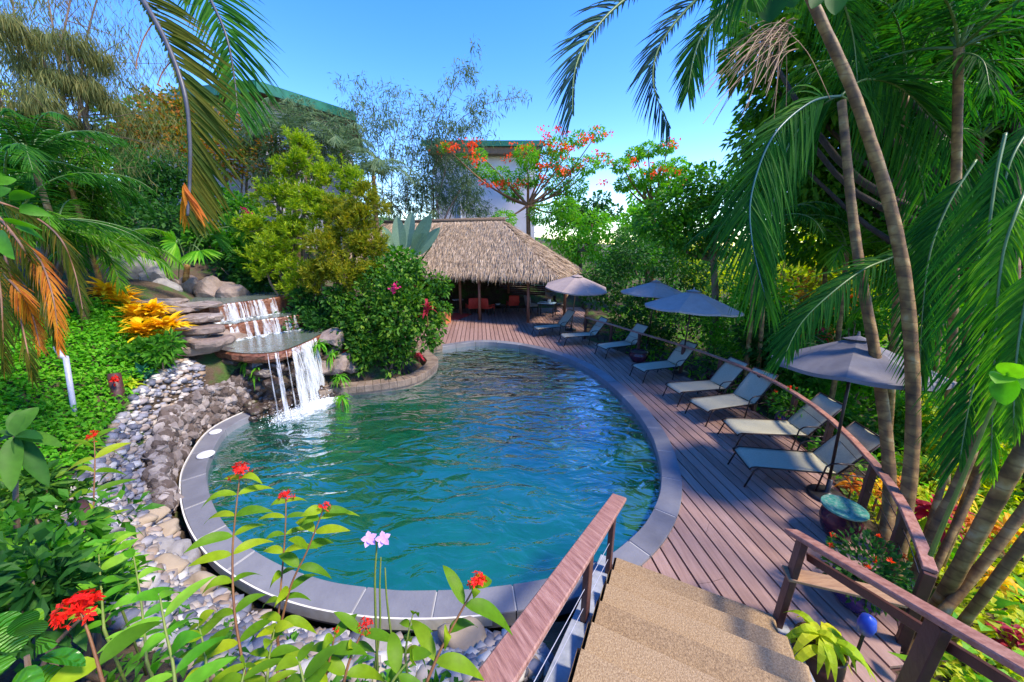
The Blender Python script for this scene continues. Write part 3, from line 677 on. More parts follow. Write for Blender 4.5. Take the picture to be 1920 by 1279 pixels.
# ------------------------------------------------------------------ umbrellas
def umbrella(base, top, rad, rise, m_can, label, rot=0.):
    base = np.array(base, float); top = np.array(top, float)
    t = thing('patio_umbrella', label, 'umbrella', base, 0, 'canvas umbrellas along the deck')
    ax = nz(top - base); q = Vector((0,0,1)).rotation_difference(Vector(ax)).to_matrix(); Q = np.array(q)
    def tr(P): return np.asarray(P, float) @ Q.T + top
    m = MB(); m.tube([base + ax*.05, top - ax*.02], .021, 10); part(m, 'pole', M['frame'] if m_can != M['canvas_tan'] else M['shelf'], t, True)
    m = MB(); n = 8; per = 6; rings = 8; vs = []
    for i in range(rings+1):
        u = .09 + .91*i/rings
        for k in range(n*per):
            a = rot + k*2*math.pi/(n*per); ph = (k % per)/per; sc = math.cos(math.pi/n)/math.cos((ph-.5)*2*math.pi/n)
            sag = -.035*math.sin(math.pi*ph)*u
            r = rad*u*sc; vs.append((r*math.cos(a), r*math.sin(a), -rise*u**1.08 + sag))
    fs = [(i*n*per+k, (i+1)*n*per+k, (i+1)*n*per+(k+1)%(n*per), i*n*per+(k+1)%(n*per)) for i in range(rings) for k in range(n*per)]
    K = len(vs); vs += [(x, y, z-.006) for x, y, z in vs]; fs += [tuple(K+q for q in f[::-1]) for f in fs]
    e = rings*n*per; N_ = n*per                                   # hem
    K2 = len(vs); vs += [(x*1.003, y*1.003, z-.05) for x, y, z in vs[e:e+N_]]
    fs += [(e+k, K2+k, K2+(k+1)%N_, e+(k+1)%N_) for k in range(N_)]
    m.add(tr(vs), fs); part(m, 'canopy', m_can, t, False)
    m = MB(); vs = [(0,0,.035)]; 
    for k in range(n*2): a = rot + k*math.pi/n; r = rad*.17*(1 if k % 2 == 0 else .93); vs.append((r*math.cos(a), r*math.sin(a), -rise*.125+.03))
    m.add(tr(vs), [(0, 1+k, 1+(k+1)%(2*n)) for k in range(2*n)]); m.tube(tr([(0,0,.02),(0,0,.09)]), [.022,.012], 8); part(m, 'vent_cap', m_can, t)
    for k in range(n):
        a = rot + k*2*math.pi/n; m = MB(); m.tube(tr([(.03*math.cos(a), .03*math.sin(a), -.03), (rad*.985*math.cos(a), rad*.985*math.sin(a), -rise-.012)]), .008, 5)
        m.tube(tr([(.03*math.cos(a), .03*math.sin(a), -rise-.12), (rad*.5*math.cos(a), rad*.5*math.sin(a), -rise*.5-.015)]), .006, 5); part(m, 'rib', M['frame'], t)
    m = MB(); m.lathe([(0,0),(.24,0),(.25,.03),(.22,.055),(.06,.075),(.035,.10),(.033,.30),(0,.30)], base, 24); part(m, 'base', M['black'], t, True)
umbrella((2.72,15.9,0), (2.86,15.65,2.52), 1.42, .52, M['canvas_tan'], 'tan canvas umbrella with a tilted pole in front of the thatched pavilion', .2)
umbrella((5.15,13.0,-.15), (5.3,13.1,2.52), 1.22, .46, M['canvas_grey'], 'slate grey umbrella half hidden behind another, against the green hedge', .35)
umbrella((5.15,10.2,0), (5.3,10.35,2.52), 1.35, .52, M['canvas_grey'], 'blue grey umbrella in front of a tree trunk at the middle of the deck', .1)
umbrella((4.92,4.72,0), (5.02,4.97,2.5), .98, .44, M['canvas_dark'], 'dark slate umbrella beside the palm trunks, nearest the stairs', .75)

# ------------------------------------------------------------------ pots
def pot(label, c, r, h, mtl, plant=None, name='plant_pot', cat='pot', lid=False, stand=False):
    c = np.array(c, float); t = thing(name, label, cat, c)
    pr = [(0,0),(r*.58,0),(r*.62,.01),(r*.86,h*.28),(r*1.0,h*.58),(r*.97,h*.78),(r*.82,h*.9),(r*.84,h*.93),(r*.96,h*.96),(r*.97,h),(r*.86,h),(r*.80,h*.93),(0,h*.88)]
    m = MB(); m.lathe(pr, c, 32); part(m, 'pot', mtl, t, True)
    if lid:
        m = MB(); m.lathe([(0,h+.005),(r*1.06,h+.005),(r*1.08,h+.02),(r*1.06,h+.035),(0,h+.04)], c, 40); part(m, 'lid', M['mosaic'], t)
    else:
        m = MB(); m.lathe([(r*.82,h*.93),(r*.3,h*.95),(0,h*.96)], c, 20); part(m, 'soil', M['soil'], t)
    if plant: plant(t, c + (0,0,h))
    return t
M['mosaic'] = mat('green mosaic top', [(.02,.16,.12),(.08,.3,.22),(.35,.38,.3)], 22, .35, .2, 30, vor=True)
def pl_bush(mats, n, rr, L, hgt=.3, fl=None):
    def f(t, c):
        m = MB(); cloud(m, c + (0,0,hgt*.45), (rr, rr, hgt), n, L, L*.42, 'oval', 2, .3, .7, .2); part(m, 'foliage', mats, t)
        m = MB()
        for k in range(7):
            a = rng.uniform(0, 6.28); m.tube([c + (0,0,-.05), c + (math.cos(a)*rr*.5, math.sin(a)*rr*.5, hgt*.7)], [.012,.005], 5)
        part(m, 'stem', LM['stemgreen'], t)
        if fl is not None:
            for k in range(fl[1]):
                m = MB(); u = rdir(1, .8)[0]; p = c + (0,0,hgt*.5) + u*np.array((rr, rr, hgt))*1.0; leafset(m, np.repeat(p[None], 12, 0), rdir(12, .3), rdir(12), .038, .022, 2, 0); part(m, 'flower', fl[0], t)
    return f
pot('round glazed purple bowl pot beside the sixth lounger, filled with earth', G(1196,678), .30, .36, M['glaze'])
pot('purple pot of a dark bushy plant by the fourth lounger and the railing', G(1337,713), .24, .34, M['glaze'], pl_bush(LM['dark'], 500, .38, .12, .5))
pot('blue violet pot of orange flowers between the second and third loungers', G(1480,808), .30, .38, M['glazeblue'], pl_bush(LM['mid'], 650, .45, .11, .4, (LM['flame'], 14)))
pot('large glazed jar with a round green mosaic lid beside the nearest lounger', G(1568,1003), .225, .42, M['glaze'], lid=True, name='glazed_jar', cat='jar')
pot('dark blue glazed pot of red flowers behind the right handrail post', (3.75,3.0,.0), .24, .32, M['glazeblue'], pl_bush(LM['dark'], 900, .36, .09, .36, (LM['flame'], 12)))
def strap(t, c):
    m = MB(); n = 34; a = rng.uniform(0, 6.28, n); d = np.stack((np.cos(a), np.sin(a), rng.uniform(.3, 1.6, n)), 1)
    leafset(m, np.repeat((c + (0,0,.05))[None], n, 0) + rng.normal(0, .03, (n,3)), d, np.tile((0,0,1.), (n,1)) + d*.2, rng.uniform(.32,.55,n), .075, 6, .75, .25, 'lance'); part(m, 'foliage', LM['lime'], t)
pot('dark red pot with arching lime green straps beside the bottom steps', T(1542,1195,3.2) - np.array((0,0,.5)), .20, .42, M['darkwood'], strap)

# ------------------------------------------------------------------ thatched pavilion
PA, PB = np.array((.94,-.342)), np.array((.342,.94)); C1 = np.array((2.09,16.45)); EZ = 2.40
def pv(a, b, z=0.): p = C1 + PA*a + PB*b; return np.array((p[0], p[1], z))
t = thing('thatched_pavilion', 'open timber pavilion with a shaggy straw thatched roof at the far end of the pool', 'pavilion', pv(-4.5, 2.5))
EL = -14.0; RZ = 5.15
e0, e1, e2, e3 = pv(0,0,EZ), pv(0,6,EZ), pv(EL,6,EZ), pv(EL,0,EZ); k0, k1 = pv(-4.1,3.3,RZ), pv(EL+2.0,3.3,RZ)
m = MB(); dn = np.array((0,0,-.16))
m.add([e0,e1,e2,e3,k0,k1] + [p+dn for p in (e0,e1,e2,e3,k0,k1)], [(0,4,5,3),(0,1,4),(1,2,5,4),(2,3,5),(9,11,10,6),(10,7,6),(10,11,8,7),(11,9,8),(0,3,9,6),(1,0,6,7),(2,1,7,8),(3,2,8,9)])
roof = part(m, 'roof', M['thatchbase'], t)
m = MB(); 
def straws(A, B, C, Dd, n, L0=.5):           # quad face: A,B eave; Dd,C ridge
    u, v = rng.uniform(0,1,n), rng.uniform(0,1,n)**.9
    nrow = 14; v = (np.floor(v*nrow) + rng.uniform(0,.55,n))/nrow
    p = (A*(1-u)[:,None] + B*u[:,None])*(1-v)[:,None] + (Dd*(1-u)[:,None] + C*u[:,None])*v[:,None]
    dd = nz((A+B)/2 - (C+Dd)/2); nr = nz(np.cross(B-A, Dd-A)); nr = nr if nr[2] > 0 else -nr
    d = nz(dd + rng.normal(0,.14,(n,3)) + nr*.1); leafset(m, p + nr*rng.uniform(.01,.06,n)[:,None], d, nr + rng.normal(0,.35,(n,3)), rng.uniform(.3,.65,n), rng.uniform(.02,.05,n), 2, rng.uniform(.05,.3,n), 0, 'blade')
straws(e0, e3, k1, k0, 21000); straws(e1, e0, k0, k0, 5000); straws(e3, e2, k1, k1, 1500)
part(m, 'thatch', M['thatch'], roof)
m = MB()
for A, B, n in ((e0, e3, 2600), (e1, e0, 1400), (e3, e2, 500)):
    u = rng.uniform(0,1,n); p = A*(1-u)[:,None] + B*u[:,None] + np.stack((0*u, 0*u, rng.uniform(-.12,.06,n)), 1)
    inn = nz((k0+k1)/2 - (A+B)/2); inn[2] = 0
    d = nz(np.array((0,0,-1.)) - inn*.35 + rng.normal(0,.2,(n,3))); leafset(m, p, d, -inn + rng.normal(0,.4,(n,3)), rng.uniform(.10,.30,n), rng.uniform(.02,.05,n), 2, .1, 0, 'blade')
part(m, 'fringe', M['thatch'], roof)
m = MB(); m.tube([k0 + (.25*PA[0],.25*PA[1],.02), k1], .13, 10); part(m, 'ridge', M['thatchbase'], roof, True)
for (px_, py_), lab in (((900,600),0), ((990,605),0), ((1068,592),0)):
    c = G(px_, py_) - (.3*(px_ > 1050), 0, 0); m = MB(); m.tube([c + (0,0,-.1), (c[0], c[1], 2.36)], .075, 12); part(m, 'post', M['post'], t, True)
for a, b in ((-5.7,1.2), (-8.6,1.2), (-8.6,5.3), (-4.4,5.3)):
    m = MB(); m.tube([pv(a,b,-.1), pv(a,b,2.6)], .075, 10); part(m, 'post', M['post'], t, True)
m = MB(); m.beam(G(990,605)*(1,1,0) + (0,0,2.42), pv(-8.8,1.3,2.42), .10, .14); m.beam(G(990,605)*(1,1,0) + (0,0,2.42), G(1068,592)*(1,1,0) + (0,0,2.42), .10, .14); part(m, 'beam', M['post'], t)
# back walls: woven slatted screens with gaps, one lit tan at the right
def screen(a, b, z0, z1, n, mt, nm, th=.03):
    m = MB(); a = np.array(a); b = np.array(b); h = (z1-z0)/n
    for i in range(n):
        z = z0 + h*(i+.5); sl = rng.uniform(-.02,.02); m.beam((a[0],a[1],z+sl), (b[0],b[1],z-sl), th, h*.72, .004)
    for s in np.linspace(0,1,4): c = a + (b-a)*s; off = nz(np.array((b[1]-a[1], a[0]-b[0])))*.03; m.beam((c[0]+off[0], c[1]+off[1], z0), (c[0]+off[0], c[1]+off[1], z1), .05, .03)
    return part(m, nm, mt, t)
screen(pv(-1.9,5.5)[:2], pv(-.5,5.5)[:2], .95, 2.2, 15, M['weave'], 'woven_screen')
screen(pv(-.45,5.4)[:2], pv(-.2,3.3)[:2], .95, 2.2, 15, M['weave'], 'woven_screen')
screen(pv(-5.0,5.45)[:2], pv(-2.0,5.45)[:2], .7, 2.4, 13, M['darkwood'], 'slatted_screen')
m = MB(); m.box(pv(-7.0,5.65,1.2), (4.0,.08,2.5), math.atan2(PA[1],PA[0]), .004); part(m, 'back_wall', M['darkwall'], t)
pr = math.atan2(PA[1], PA[0])
def chair(label, c, rz, m_s, m_l, grp, arms=True):
    t = thing('armchair', label, 'chair', c, rz, grp); w, d = .30, .28
    m = MB(); m.box((0,0,.40), (w*2,d*2,.12), 0, .03); m.build('seat', m_s, t, True)
    m = MB(); m.box((0,.30,.68), (w*2,.10,.56), 0, .03, Matrix.Rotation(R(-10),3,'X')); m.build('backrest', m_s, t, True)
    for sx in (-1,1):
        for sy in (-1,1): m = MB(); m.beam((sx*.27,sy*.25,0), (sx*.27,sy*.25,.35), .04, .04); m.build('leg', m_l, t)
        if arms: m = MB(); m.box((sx*.33,0,.55), (.07,.56,.05), 0, .01); m.beam((sx*.33,-.25,.3), (sx*.33,-.25,.54), .04, .04); m.build('armrest', m_s, t)
    return t
GC = 'armchairs inside the pavilion'
chair('bright red armchair beside the left visible pavilion post', G(885,592)+(0,.5,0), R(200), M['red'], M['black'], GC)
chair('red armchair tucked behind the left visible pavilion post', G(912,592)+(0,.45,0), R(150), M['red'], M['black'], GC)
chair('dim red armchair in the shade between the two front pavilion posts', G(962,590)+(0,1.2,0), R(190), M['red'], M['black'], GC)
chair('small grey chair behind the right front pavilion post', G(998,588)+(0,.6,0), R(120), M['greywall'], M['black'], GC, False)
chair('dark chair at the blue table under the thatch', G(1050,585)+(0,.2,0), R(95), M['black'], M['black'], GC, False)
def table(label, c, r, h, m_t, rz=0.):
    t = thing('table', label, 'table', c, rz); m = MB(); m.box((0,0,h), (r*2.2,r*1.5,.05), 0, .01); m.build('table_top', m_t, t)
    for sx in (-1,1):
        for sy in (-1,1): m = MB(); m.beam((sx*r,sy*r*.65,0), (sx*r,sy*r*.65,h-.025), .05, .05); m.build('leg', M['black'], t)
    return t
table('pale blue topped table near the right pavilion post', G(1025,592), .42, .72, M['bluetop'], pr)
m = MB(); c = G(1029,592); m.lathe([(0,0),(.07,0),(.09,.04),(.09,.16),(.05,.2),(.05,.2),(0,.2)], (c[0], c[1]-.02, .747), 16); solo(m, 'vase', M['white'], 'small white vase standing on the pale blue table', 'vase', smooth=True)
table('low dark table in the shade between the red armchairs', G(935,590)+(0,.7,0), .32, .42, M['black'], pr)
m = MB(); c = G(933,590)+(0,.7,0); m.lathe([(0,0),(.1,0),(.16,.07),(.15,.07),(0,.02)], (c[0], c[1], .447), 18); solo(m, 'bowl', M['greywall'], 'grey bowl on the low dark table in the pavilion', 'bowl', smooth=True)
m = MB(); c = G(858,600); m.box((c[0]-.2, c[1]+.9, .03), (1.1,1.6,.025), pr, .01); solo(m, 'floor_mat', M['red'], 'red mat lying on the deck beside the orange planter', 'mat')
t = thing('planter_box', 'orange painted planter box at the left end of the pavilion deck', 'planter', G(832,608))
c = G(832,608); m = MB(); m.box((c[0], c[1]+.25, .26), (.46,.5,.52), pr, .015); part(m, 'box', M['orange'], t); m = MB(); cloud(m, c + (0,.25,.75), (.35,.35,.35), 260, .2, .07, 'lance', 2, .4); part(m, 'foliage', LM['mid'], t)
for i, (px_, lab) in enumerate(((858,'black bar stool at the dark left side of the pavilion'), (848,'black bar stool left of its twin, next to the orange planter'))):
    c = G(px_, 594) + (0, 1.3, 0); t = thing('bar_stool', lab, 'stool', c, 0, 'bar stools in the pavilion')
    m = MB(); m.lathe([(0,.72),(.18,.72),(.19,.75),(.17,.77),(0,.77)], c, 16); part(m, 'seat', M['greywall'], t, True)
    for k in range(4): a = k*math.pi/2+.5; m = MB(); m.tube([c + (.22*math.cos(a),.22*math.sin(a),0), c + (.12*math.cos(a),.12*math.sin(a),.73)], .014, 6); part(m, 'leg', M['black'], t)

# ------------------------------------------------------------------ houses behind
t = thing('hillside_house', 'large house with a wide green edged roof overgrown by vines on the slope', 'house', (-17,27,3))
EP = [(-28.6,28.8),(-18.2,22.0),(-13.1,20.9),(-10.0,25.4),(-12.5,33),(-24,37)]; z = 11.8; ap = np.array((-18,28,14.0))
m = MB(); m.add([(*p, z) for p in EP] + [tuple(ap)] + [(*p, z-.14) for p in EP], [(i, (i+1)%6, 6) for i in range(6)] + [(7+i, i, (i+1)%6, 7+(i+1)%6)[::-1] for i in range(6)]); rf = part(m, 'roof', M['greenroof'], t)
m = MB(); m.add([(*(np.array(p)*1.0), z-.15) for p in EP], [tuple(range(5,-1,-1))]); part(m, 'eave', M['eave'], rf)
m = MB()
for i in range(6):
    a, b = EP[i], EP[(i+1)%6]; m.beam((*a, z-.15), (*b, z-.15), .12, .5)
part(m, 'fascia', M['greenroof'], rf)
cen = np.mean(EP, 0); WP = [cen + (np.array(p)-cen)*.84 for p in EP]
m = MB(); m.prism([tuple(p) for p in WP][::1], 1.5, z-.16); part(m, 'wall', M['greywall'], t)
for i, s, w_, zc, h in ((1,.5,1.9,9.3,1.6),(0,.8,2.2,9.3,1.6),(2,.62,1.5,9.0,2.0),(2,.25,.9,9.8,1.5)):
    a, b = WP[i], WP[(i+1)%6]; c = a + (b-a)*s; d = nz(b-a); no = np.array((d[1],-d[0]))
    cc = c + no*.03; f = MB(); ang = math.atan2(d[1], d[0])
    f.box((*cc, zc), (w_,.10,h), ang, .01); fr = part(f, 'window', M['white'], t)
    f = MB(); f.box((*(cc + no*.04), zc), (w_-.2,.07,h-.2), ang); part(f, 'pane', M['glass'], fr)
# arched dome light over the doorway
c = D(592,250,24.6); m = MB(); vs = []; 
t = thing('garden_kiosk', 'small grey rounded roof hood in front of the hillside house', 'kiosk', (c[0], c[1], 3))
for i in range(9):
    a = math.pi*i/8; 
    for yy in (0, 2.0): vs.append((c[0]+1.5*math.cos(a), c[1]+yy, c[2]-.9+1.35*math.sin(a)))
m.add(vs, [(2*i, 2*i+1, 2*i+3, 2*i+2) for i in range(8)] + [tuple(range(0,18,2))]); part(m, 'roof', M['greywall'], t, False)
m = MB(); m.box((c[0], c[1]+1.05, (c[2]-.9+3)/2), (2.7,1.8,c[2]-.9-3)); part(m, 'wall', M['greywall'], t)
t = thing('white_house', 'plain white house with a flat green roof edge behind the flame tree', 'house', (-2,33,3))
m = MB(); m.box((-2.3,35.5,6.9), (8.6,6,9.2), 0, .03); part(m, 'wall', M['pinkwhite'], t)
m = MB(); m.box((-2.3,35.3,11.75), (9.8,7.6,.16), 0, .02); rf = part(m, 'roof', M['greenroof'], t)
m = MB(); m.box((-2.3,31.45,11.62), (9.9,.12,.42), 0, .01); part(m, 'fascia', M['greenroof'], rf)
m = MB(); m.box((-2.3,31.95,11.15), (9.0,.7,.5), 0, .02); part(m, 'soffit', M['eave'], rf)
m = MB(); m.tube([(-4.4,32.36,3.5),(-4.4,32.36,11.2)], .09, 8); part(m, 'downpipe', M['white'], t)

# ------------------------------------------------------------------ waterfall and rocks
LIP = 1.36
t = thing('waterfall', 'stone waterfall stepping down in ledges and falling into the pool', 'waterfall', (-6.2, 8.3, 0))
def slab(poly, z0, z1, mt, nm, par, wob=.05, n=7):
    P = spline([(x, y, 0) for x, y in poly], n, True)[:, :2]; g = len(P); c = P.mean(0); m = MB(); lay = [(z0, .93), (z0*.6+z1*.4, 1.0), (z1-.03, .99), (z1, .955)]; vs = []
    for z_, s in lay:
        w_ = 1 + rng.uniform(-wob, wob, g)*.5; vs.append(np.column_stack((c + (P-c)*s*w_[:,None], np.full(g, z_) + rng.uniform(-.012,.012,g))))
    fs = [(k*g+i, k*g+(i+1)%g, (k+1)*g+(i+1)%g, (k+1)*g+i) for k in range(3) for i in range(g)] + [tuple(range(3*g,4*g))]
    A = (P[:,0]*np.roll(P[:,1],-1)-np.roll(P[:,0],-1)*P[:,1]).sum()
    if A < 0: fs = [f[::-1] for f in fs]
    m.add(np.concatenate(vs), fs); return part(m, nm, mt, par)
lipf = [tuple(G(px_, py_, LIP)[:2]) for px_, py_ in ((394,655),(455,666),(524,662),(574,644),(594,634))]
bas = lipf + [(-5.5,10.3),(-6.4,10.7),(-7.5,9.6),(-7.8,8.8)]
slab(bas, LIP-.22, LIP, M['redrock'], 'ledge', t)
cb_ = np.mean(bas, 0); wl1 = [tuple(cb_ + (np.array(p)-cb_)*.94) for p in bas]
m = MB(); W1 = spline([(x,y,0) for x,y in wl1], 7, True); m.add([(p[0],p[1],LIP+.025) for p in W1], [tuple(range(len(W1)))]); part(m, 'basin_water', M['basinwater'], t)
def tierpoly(px, z): return [tuple(G(*p, z)[:2]) for p in px]
T2 = [(-7.42,8.95),(-7.15,9.35),(-6.8,9.8),(-6.38,10.35),(-6.6,11.4),(-8,11.5),(-8.8,10.2),(-8.3,9.1)]
slab(T2, LIP-.1, 1.78, M['redrock'], 'ledge', t, .04)
T3 = [(-7.95,9.2),(-7.72,9.6),(-7.5,10.1),(-7.2,10.7),(-7.5,12.0),(-9.2,12.2),(-9.9,10.6),(-8.9,9.3)]
slab(T3, 1.6, 2.24, M['redrock'], 'ledge', t, .04)
for Tn, z_ in ((T2, 1.80), (T3, 2.255)):
    cn = np.mean(Tn, 0); Pw = spline([(*(cn + (np.array(p)-cn)*.9), 0) for p in Tn], 6, True); m = MB(); m.add([(p[0],p[1],z_) for p in Pw], [tuple(range(len(Pw)))]); part(m, 'basin_water', M['basinwater'], t)
def foam():
    m, n, l, p = nodes('white falling water'); p.inputs["Base Color"].default_value = (.80,.84,.88,1); p.inputs["Roughness"].default_value = .35
    tc = n.new("ShaderNodeTexCoord"); mp = n.new("ShaderNodeMapping"); mp.inputs["Scale"].default_value = (16,16,2.2); l.new(tc.outputs["Object"], mp.inputs[0])
    t_ = n.new("ShaderNodeTexNoise"); t_.inputs["Scale"].default_value = 1.0; t_.inputs["Detail"].default_value = 4; l.new(mp.outputs[0], t_.inputs["Vector"])
    r = ramp(n, [(.04,.04,.04),(.82,.82,.82)], [.32,.86]); l.new(t_.outputs["Fac"], r.inputs[0]); l.new(r.outputs[0], p.inputs["Alpha"]); return m
M['fall'] = foam()
def foam2():
    m, n, l, p = nodes('churned foam'); p.inputs["Base Color"].default_value = (.82,.86,.88,1); p.inputs["Roughness"].default_value = .5
    tc = n.new("ShaderNodeTexCoord"); t_ = n.new("ShaderNodeTexNoise"); t_.inputs["Scale"].default_value = 9; t_.inputs["Detail"].default_value = 6; l.new(tc.outputs["Object"], t_.inputs["Vector"])
    r = ramp(n, [(0,0,0),(1,1,1)], [.46,.68]); l.new(t_.outputs["Fac"], r.inputs[0]); l.new(r.outputs[0], p.inputs["Alpha"]); return m
M['foam'] = foam2()
def foammat(c, an):
    m, n, l, p = nodes('spreading foam'); p.inputs["Base Color"].default_value = (.82,.87,.9,1); p.inputs["Roughness"].default_value = .5
    tc = n.new("ShaderNodeTexCoord"); m1 = n.new("ShaderNodeMapping"); m1.inputs["Location"].default_value = (-c[0], -c[1], 0); l.new(tc.outputs["Object"], m1.inputs[0])
    m2 = n.new("ShaderNodeMapping"); m2.inputs["Rotation"].default_value = (0,0,-an); l.new(m1.outputs[0], m2.inputs[0])
    m3 = n.new("ShaderNodeMapping"); m3.inputs["Scale"].default_value = (1/1.15, 1/.62, 0); l.new(m2.outputs[0], m3.inputs[0])
    ln = n.new("ShaderNodeVectorMath"); ln.operation = 'LENGTH'; l.new(m3.outputs[0], ln.inputs[0])
    t_ = n.new("ShaderNodeTexNoise"); t_.inputs["Scale"].default_value = 7; t_.inputs["Detail"].default_value = 8; t_.inputs["Roughness"].default_value = .7; l.new(tc.outputs["Object"], t_.inputs["Vector"])
    a = n.new("ShaderNodeMath"); a.operation = 'SUBTRACT'; l.new(t_.outputs["Fac"], a.inputs[0])
    b = n.new("ShaderNodeMath"); b.operation = 'MULTIPLY_ADD'; b.inputs[1].default_value = .62; b.inputs[2].default_value = -.20; l.new(ln.outputs["Value"], b.inputs[0]); l.new(b.outputs[0], a.inputs[1])
    r = ramp(n, [(0,0,0),(.95,.95,.95)], [.12,.50]); l.new(a.outputs[0], r.inputs[0]); l.new(r.outputs[0], p.inputs["Alpha"]); return m
M['splash'] = mat('white droplets', [(.75,.8,.84),(.85,.88,.9)], 9, .3, 0)
LC = spline([(x, y, 0) for x, y in lipf], 10); 
def curtain(lc, z0, z1, throw, a, b, nm='falling_water', strands=26, wd=(.015,.07), no=(.55,-.83)):
    m = MB(); no = np.array(no)
    for s in np.sort(rng.uniform(a, b, strands)):
        i = s*(len(lc)-1); k = int(i); p = lc[k] + (lc[min(k+1,len(lc)-1)]-lc[k])*(i-k); w_ = rng.uniform(*wd); tdir = nz((lc[min(k+1,len(lc)-1)]-lc[max(k-1,0)])[:2]); 
        H_ = z0-z1; nn = 9; thr = throw*rng.uniform(.75,1.1); vs = []
        for q in range(nn+1):
            f_ = q/nn; dz = H_*f_*rng.uniform(.98,1.0); off = thr*math.sqrt(f_)
            for sg in (-1,1):
                ww = w_*(.6+.9*f_)*rng.uniform(.7,1.3); bulge = 0
                vs.append((p[0]+no[0]*off+tdir[0]*sg*ww, p[1]+no[1]*off+tdir[1]*sg*ww, z0-dz))
        m.add(vs, [(2*q, 2*q+1, 2*q+3, 2*q+2) for q in range(nn)])
    return part(m, nm, M['fall'], t, True)
curtain(LC, LIP+.02, WZ, .42, .36, .62, strands=7, wd=(.006,.025)); curtain(LC, LIP+.02, WZ, .5, .60, .97, strands=54, wd=(.010,.085))
T2c = spline([(x,y,0) for x,y in T2[:4]], 8); T3c = spline([(x,y,0) for x,y in T3[:4]], 8)
curtain(T2c, 1.8, LIP+.02, .10, .05, .98, strands=30, wd=(.008,.05), no=(.8,-.6)); curtain(T3c, 2.255, 1.8, .10, .1, 1, strands=30, wd=(.008,.05), no=(.85,-.5))
m = MB()
for k in range(1500):
    i = LC[int(rng.uniform(.42,.93)*(len(LC)-1))]; q = np.array((i[0]+.55*.5, i[1]-.83*.5)) + rng.normal(0,.15,2); r_ = rng.uniform(.004,.012); m.stone((q[0], q[1], WZ+abs(rng.normal(0,.10))), r_, 1)
part(m, 'splash', M['splash'], t, True)
cf = LC[int(.72*len(LC))][:2] + np.array((.30,-.42)); ax = nz(LC[int(.95*len(LC))][:2] - LC[int(.4*len(LC))][:2]); ay = np.array((-ax[1], ax[0])); m = MB(); nu = 60
uv = np.linspace(-1,1,nu); vs = []
for a_ in uv:
    for b_ in uv:
        p = cf + ax*a_*1.15 + ay*b_*.62; rr_ = min(1, math.hypot(a_, b_)); vs.append((p[0], p[1], WZ+.012 + (1-rr_)**1.2*.10*(.4+.6*rng.random())))
ii_ = (np.arange(nu-1)[:,None]*nu + np.arange(nu-1)[None,:]).ravel(); m.quads(vs, np.stack((ii_, ii_+nu, ii_+nu+1, ii_+1), 1))
fo = part(m, 'foam', foammat(cf - np.array(t.location)[:2], math.atan2(ax[1], ax[0])), t, True)
for (Cc, z_) in ((T2c, LIP+.03), (T3c, 1.80)):
    m = MB()
    for k in range(170):
        p = Cc[rng.integers(0, len(Cc))]; r_ = rng.uniform(.012,.045); m.stone((p[0]+.10+rng.normal(0,.05), p[1]-.14+rng.normal(0,.05), z_), (r_*1.6,r_*1.6,r_*.6), 1)
    part(m, 'foam', M['foam'], t, True)
# grotto wall under the lip, its shade put into the wet rock colour
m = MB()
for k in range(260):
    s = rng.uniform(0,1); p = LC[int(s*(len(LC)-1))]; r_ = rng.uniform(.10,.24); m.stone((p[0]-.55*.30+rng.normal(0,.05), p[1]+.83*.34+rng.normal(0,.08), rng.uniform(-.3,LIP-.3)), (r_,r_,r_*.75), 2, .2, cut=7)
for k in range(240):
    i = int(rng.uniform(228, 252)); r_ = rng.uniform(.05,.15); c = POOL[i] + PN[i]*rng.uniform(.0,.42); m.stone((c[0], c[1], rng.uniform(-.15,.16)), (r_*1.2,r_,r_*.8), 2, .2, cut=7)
part(m, 'grotto_wall', M['shadewetrock'], t)
# stacked flagstones on the left of the cascades
RS = 'rocks heaped around the waterfall'
FL = [((280,566),2.44,.62,.42,.11,'flag','pale flat flagstone topping the stack left of the cascade'),((350,572),2.36,.50,.40,.10,'flag','flat slab touching the top cascade on its left'),
      ((298,580),2.30,.66,.40,.12,'rock','long brown flagstone just under the pale top slab'),((356,596),2.16,.48,.36,.13,'flag','pale wet flagstone beside the upper cascade'),
      ((303,600),2.12,.62,.40,.11,'flag','pale slab in the middle of the flagstone stack'),((288,612),1.98,.55,.40,.12,'rock','brown slab at the left of the stack behind the crotons'),
      ((350,617),1.96,.58,.40,.16,'rock','thick brown stone beside the second cascade'),((320,630),1.80,.62,.44,.15,'flag','broad grey flagstone low in the stack'),
      ((370,640),1.72,.50,.40,.17,'rock','low rounded stone at the left rim of the basin'),((330,652),1.60,.60,.44,.20,'rock','lowest brown slab overhanging the dark hollow')]
for (p, z_, sx, sy, th_, mt_, lab) in FL:
    c = G(*p, z_); m_ = 9; a_ = np.linspace(0, 2*math.pi, m_, endpoint=False) + rng.uniform(0,1); rr = rng.uniform(.82,1.12,m_)
    poly = np.column_stack((c[0]+sx*rr*np.cos(a_), c[1]+.3+sy*rr*np.sin(a_))); P = spline(np.column_stack((poly, 0*a_)), 3, True)[:,:2]; g = len(P); cc = P.mean(0); m = MB()
    vs = [np.column_stack((cc + (P-cc)*k_*rng.uniform(.97,1.03,(g,1)), np.full(g, zz_) + rng.normal(0,.008,g))) for zz_, k_ in ((z_-th_,.90),(z_-th_*.75,1.0),(z_-th_*.3,1.01),(z_-.015,.98),(z_,.92),(z_+.004,.5))]
    m.add(np.concatenate(vs), [(k*g+i, k*g+(i+1)%g, (k+1)*g+(i+1)%g, (k+1)*g+i) for k in range(5) for i in range(g)] + [tuple(range(5*g,6*g))])
    solo(m, 'flagstone', M[mt_], lab, 'stone', RS)
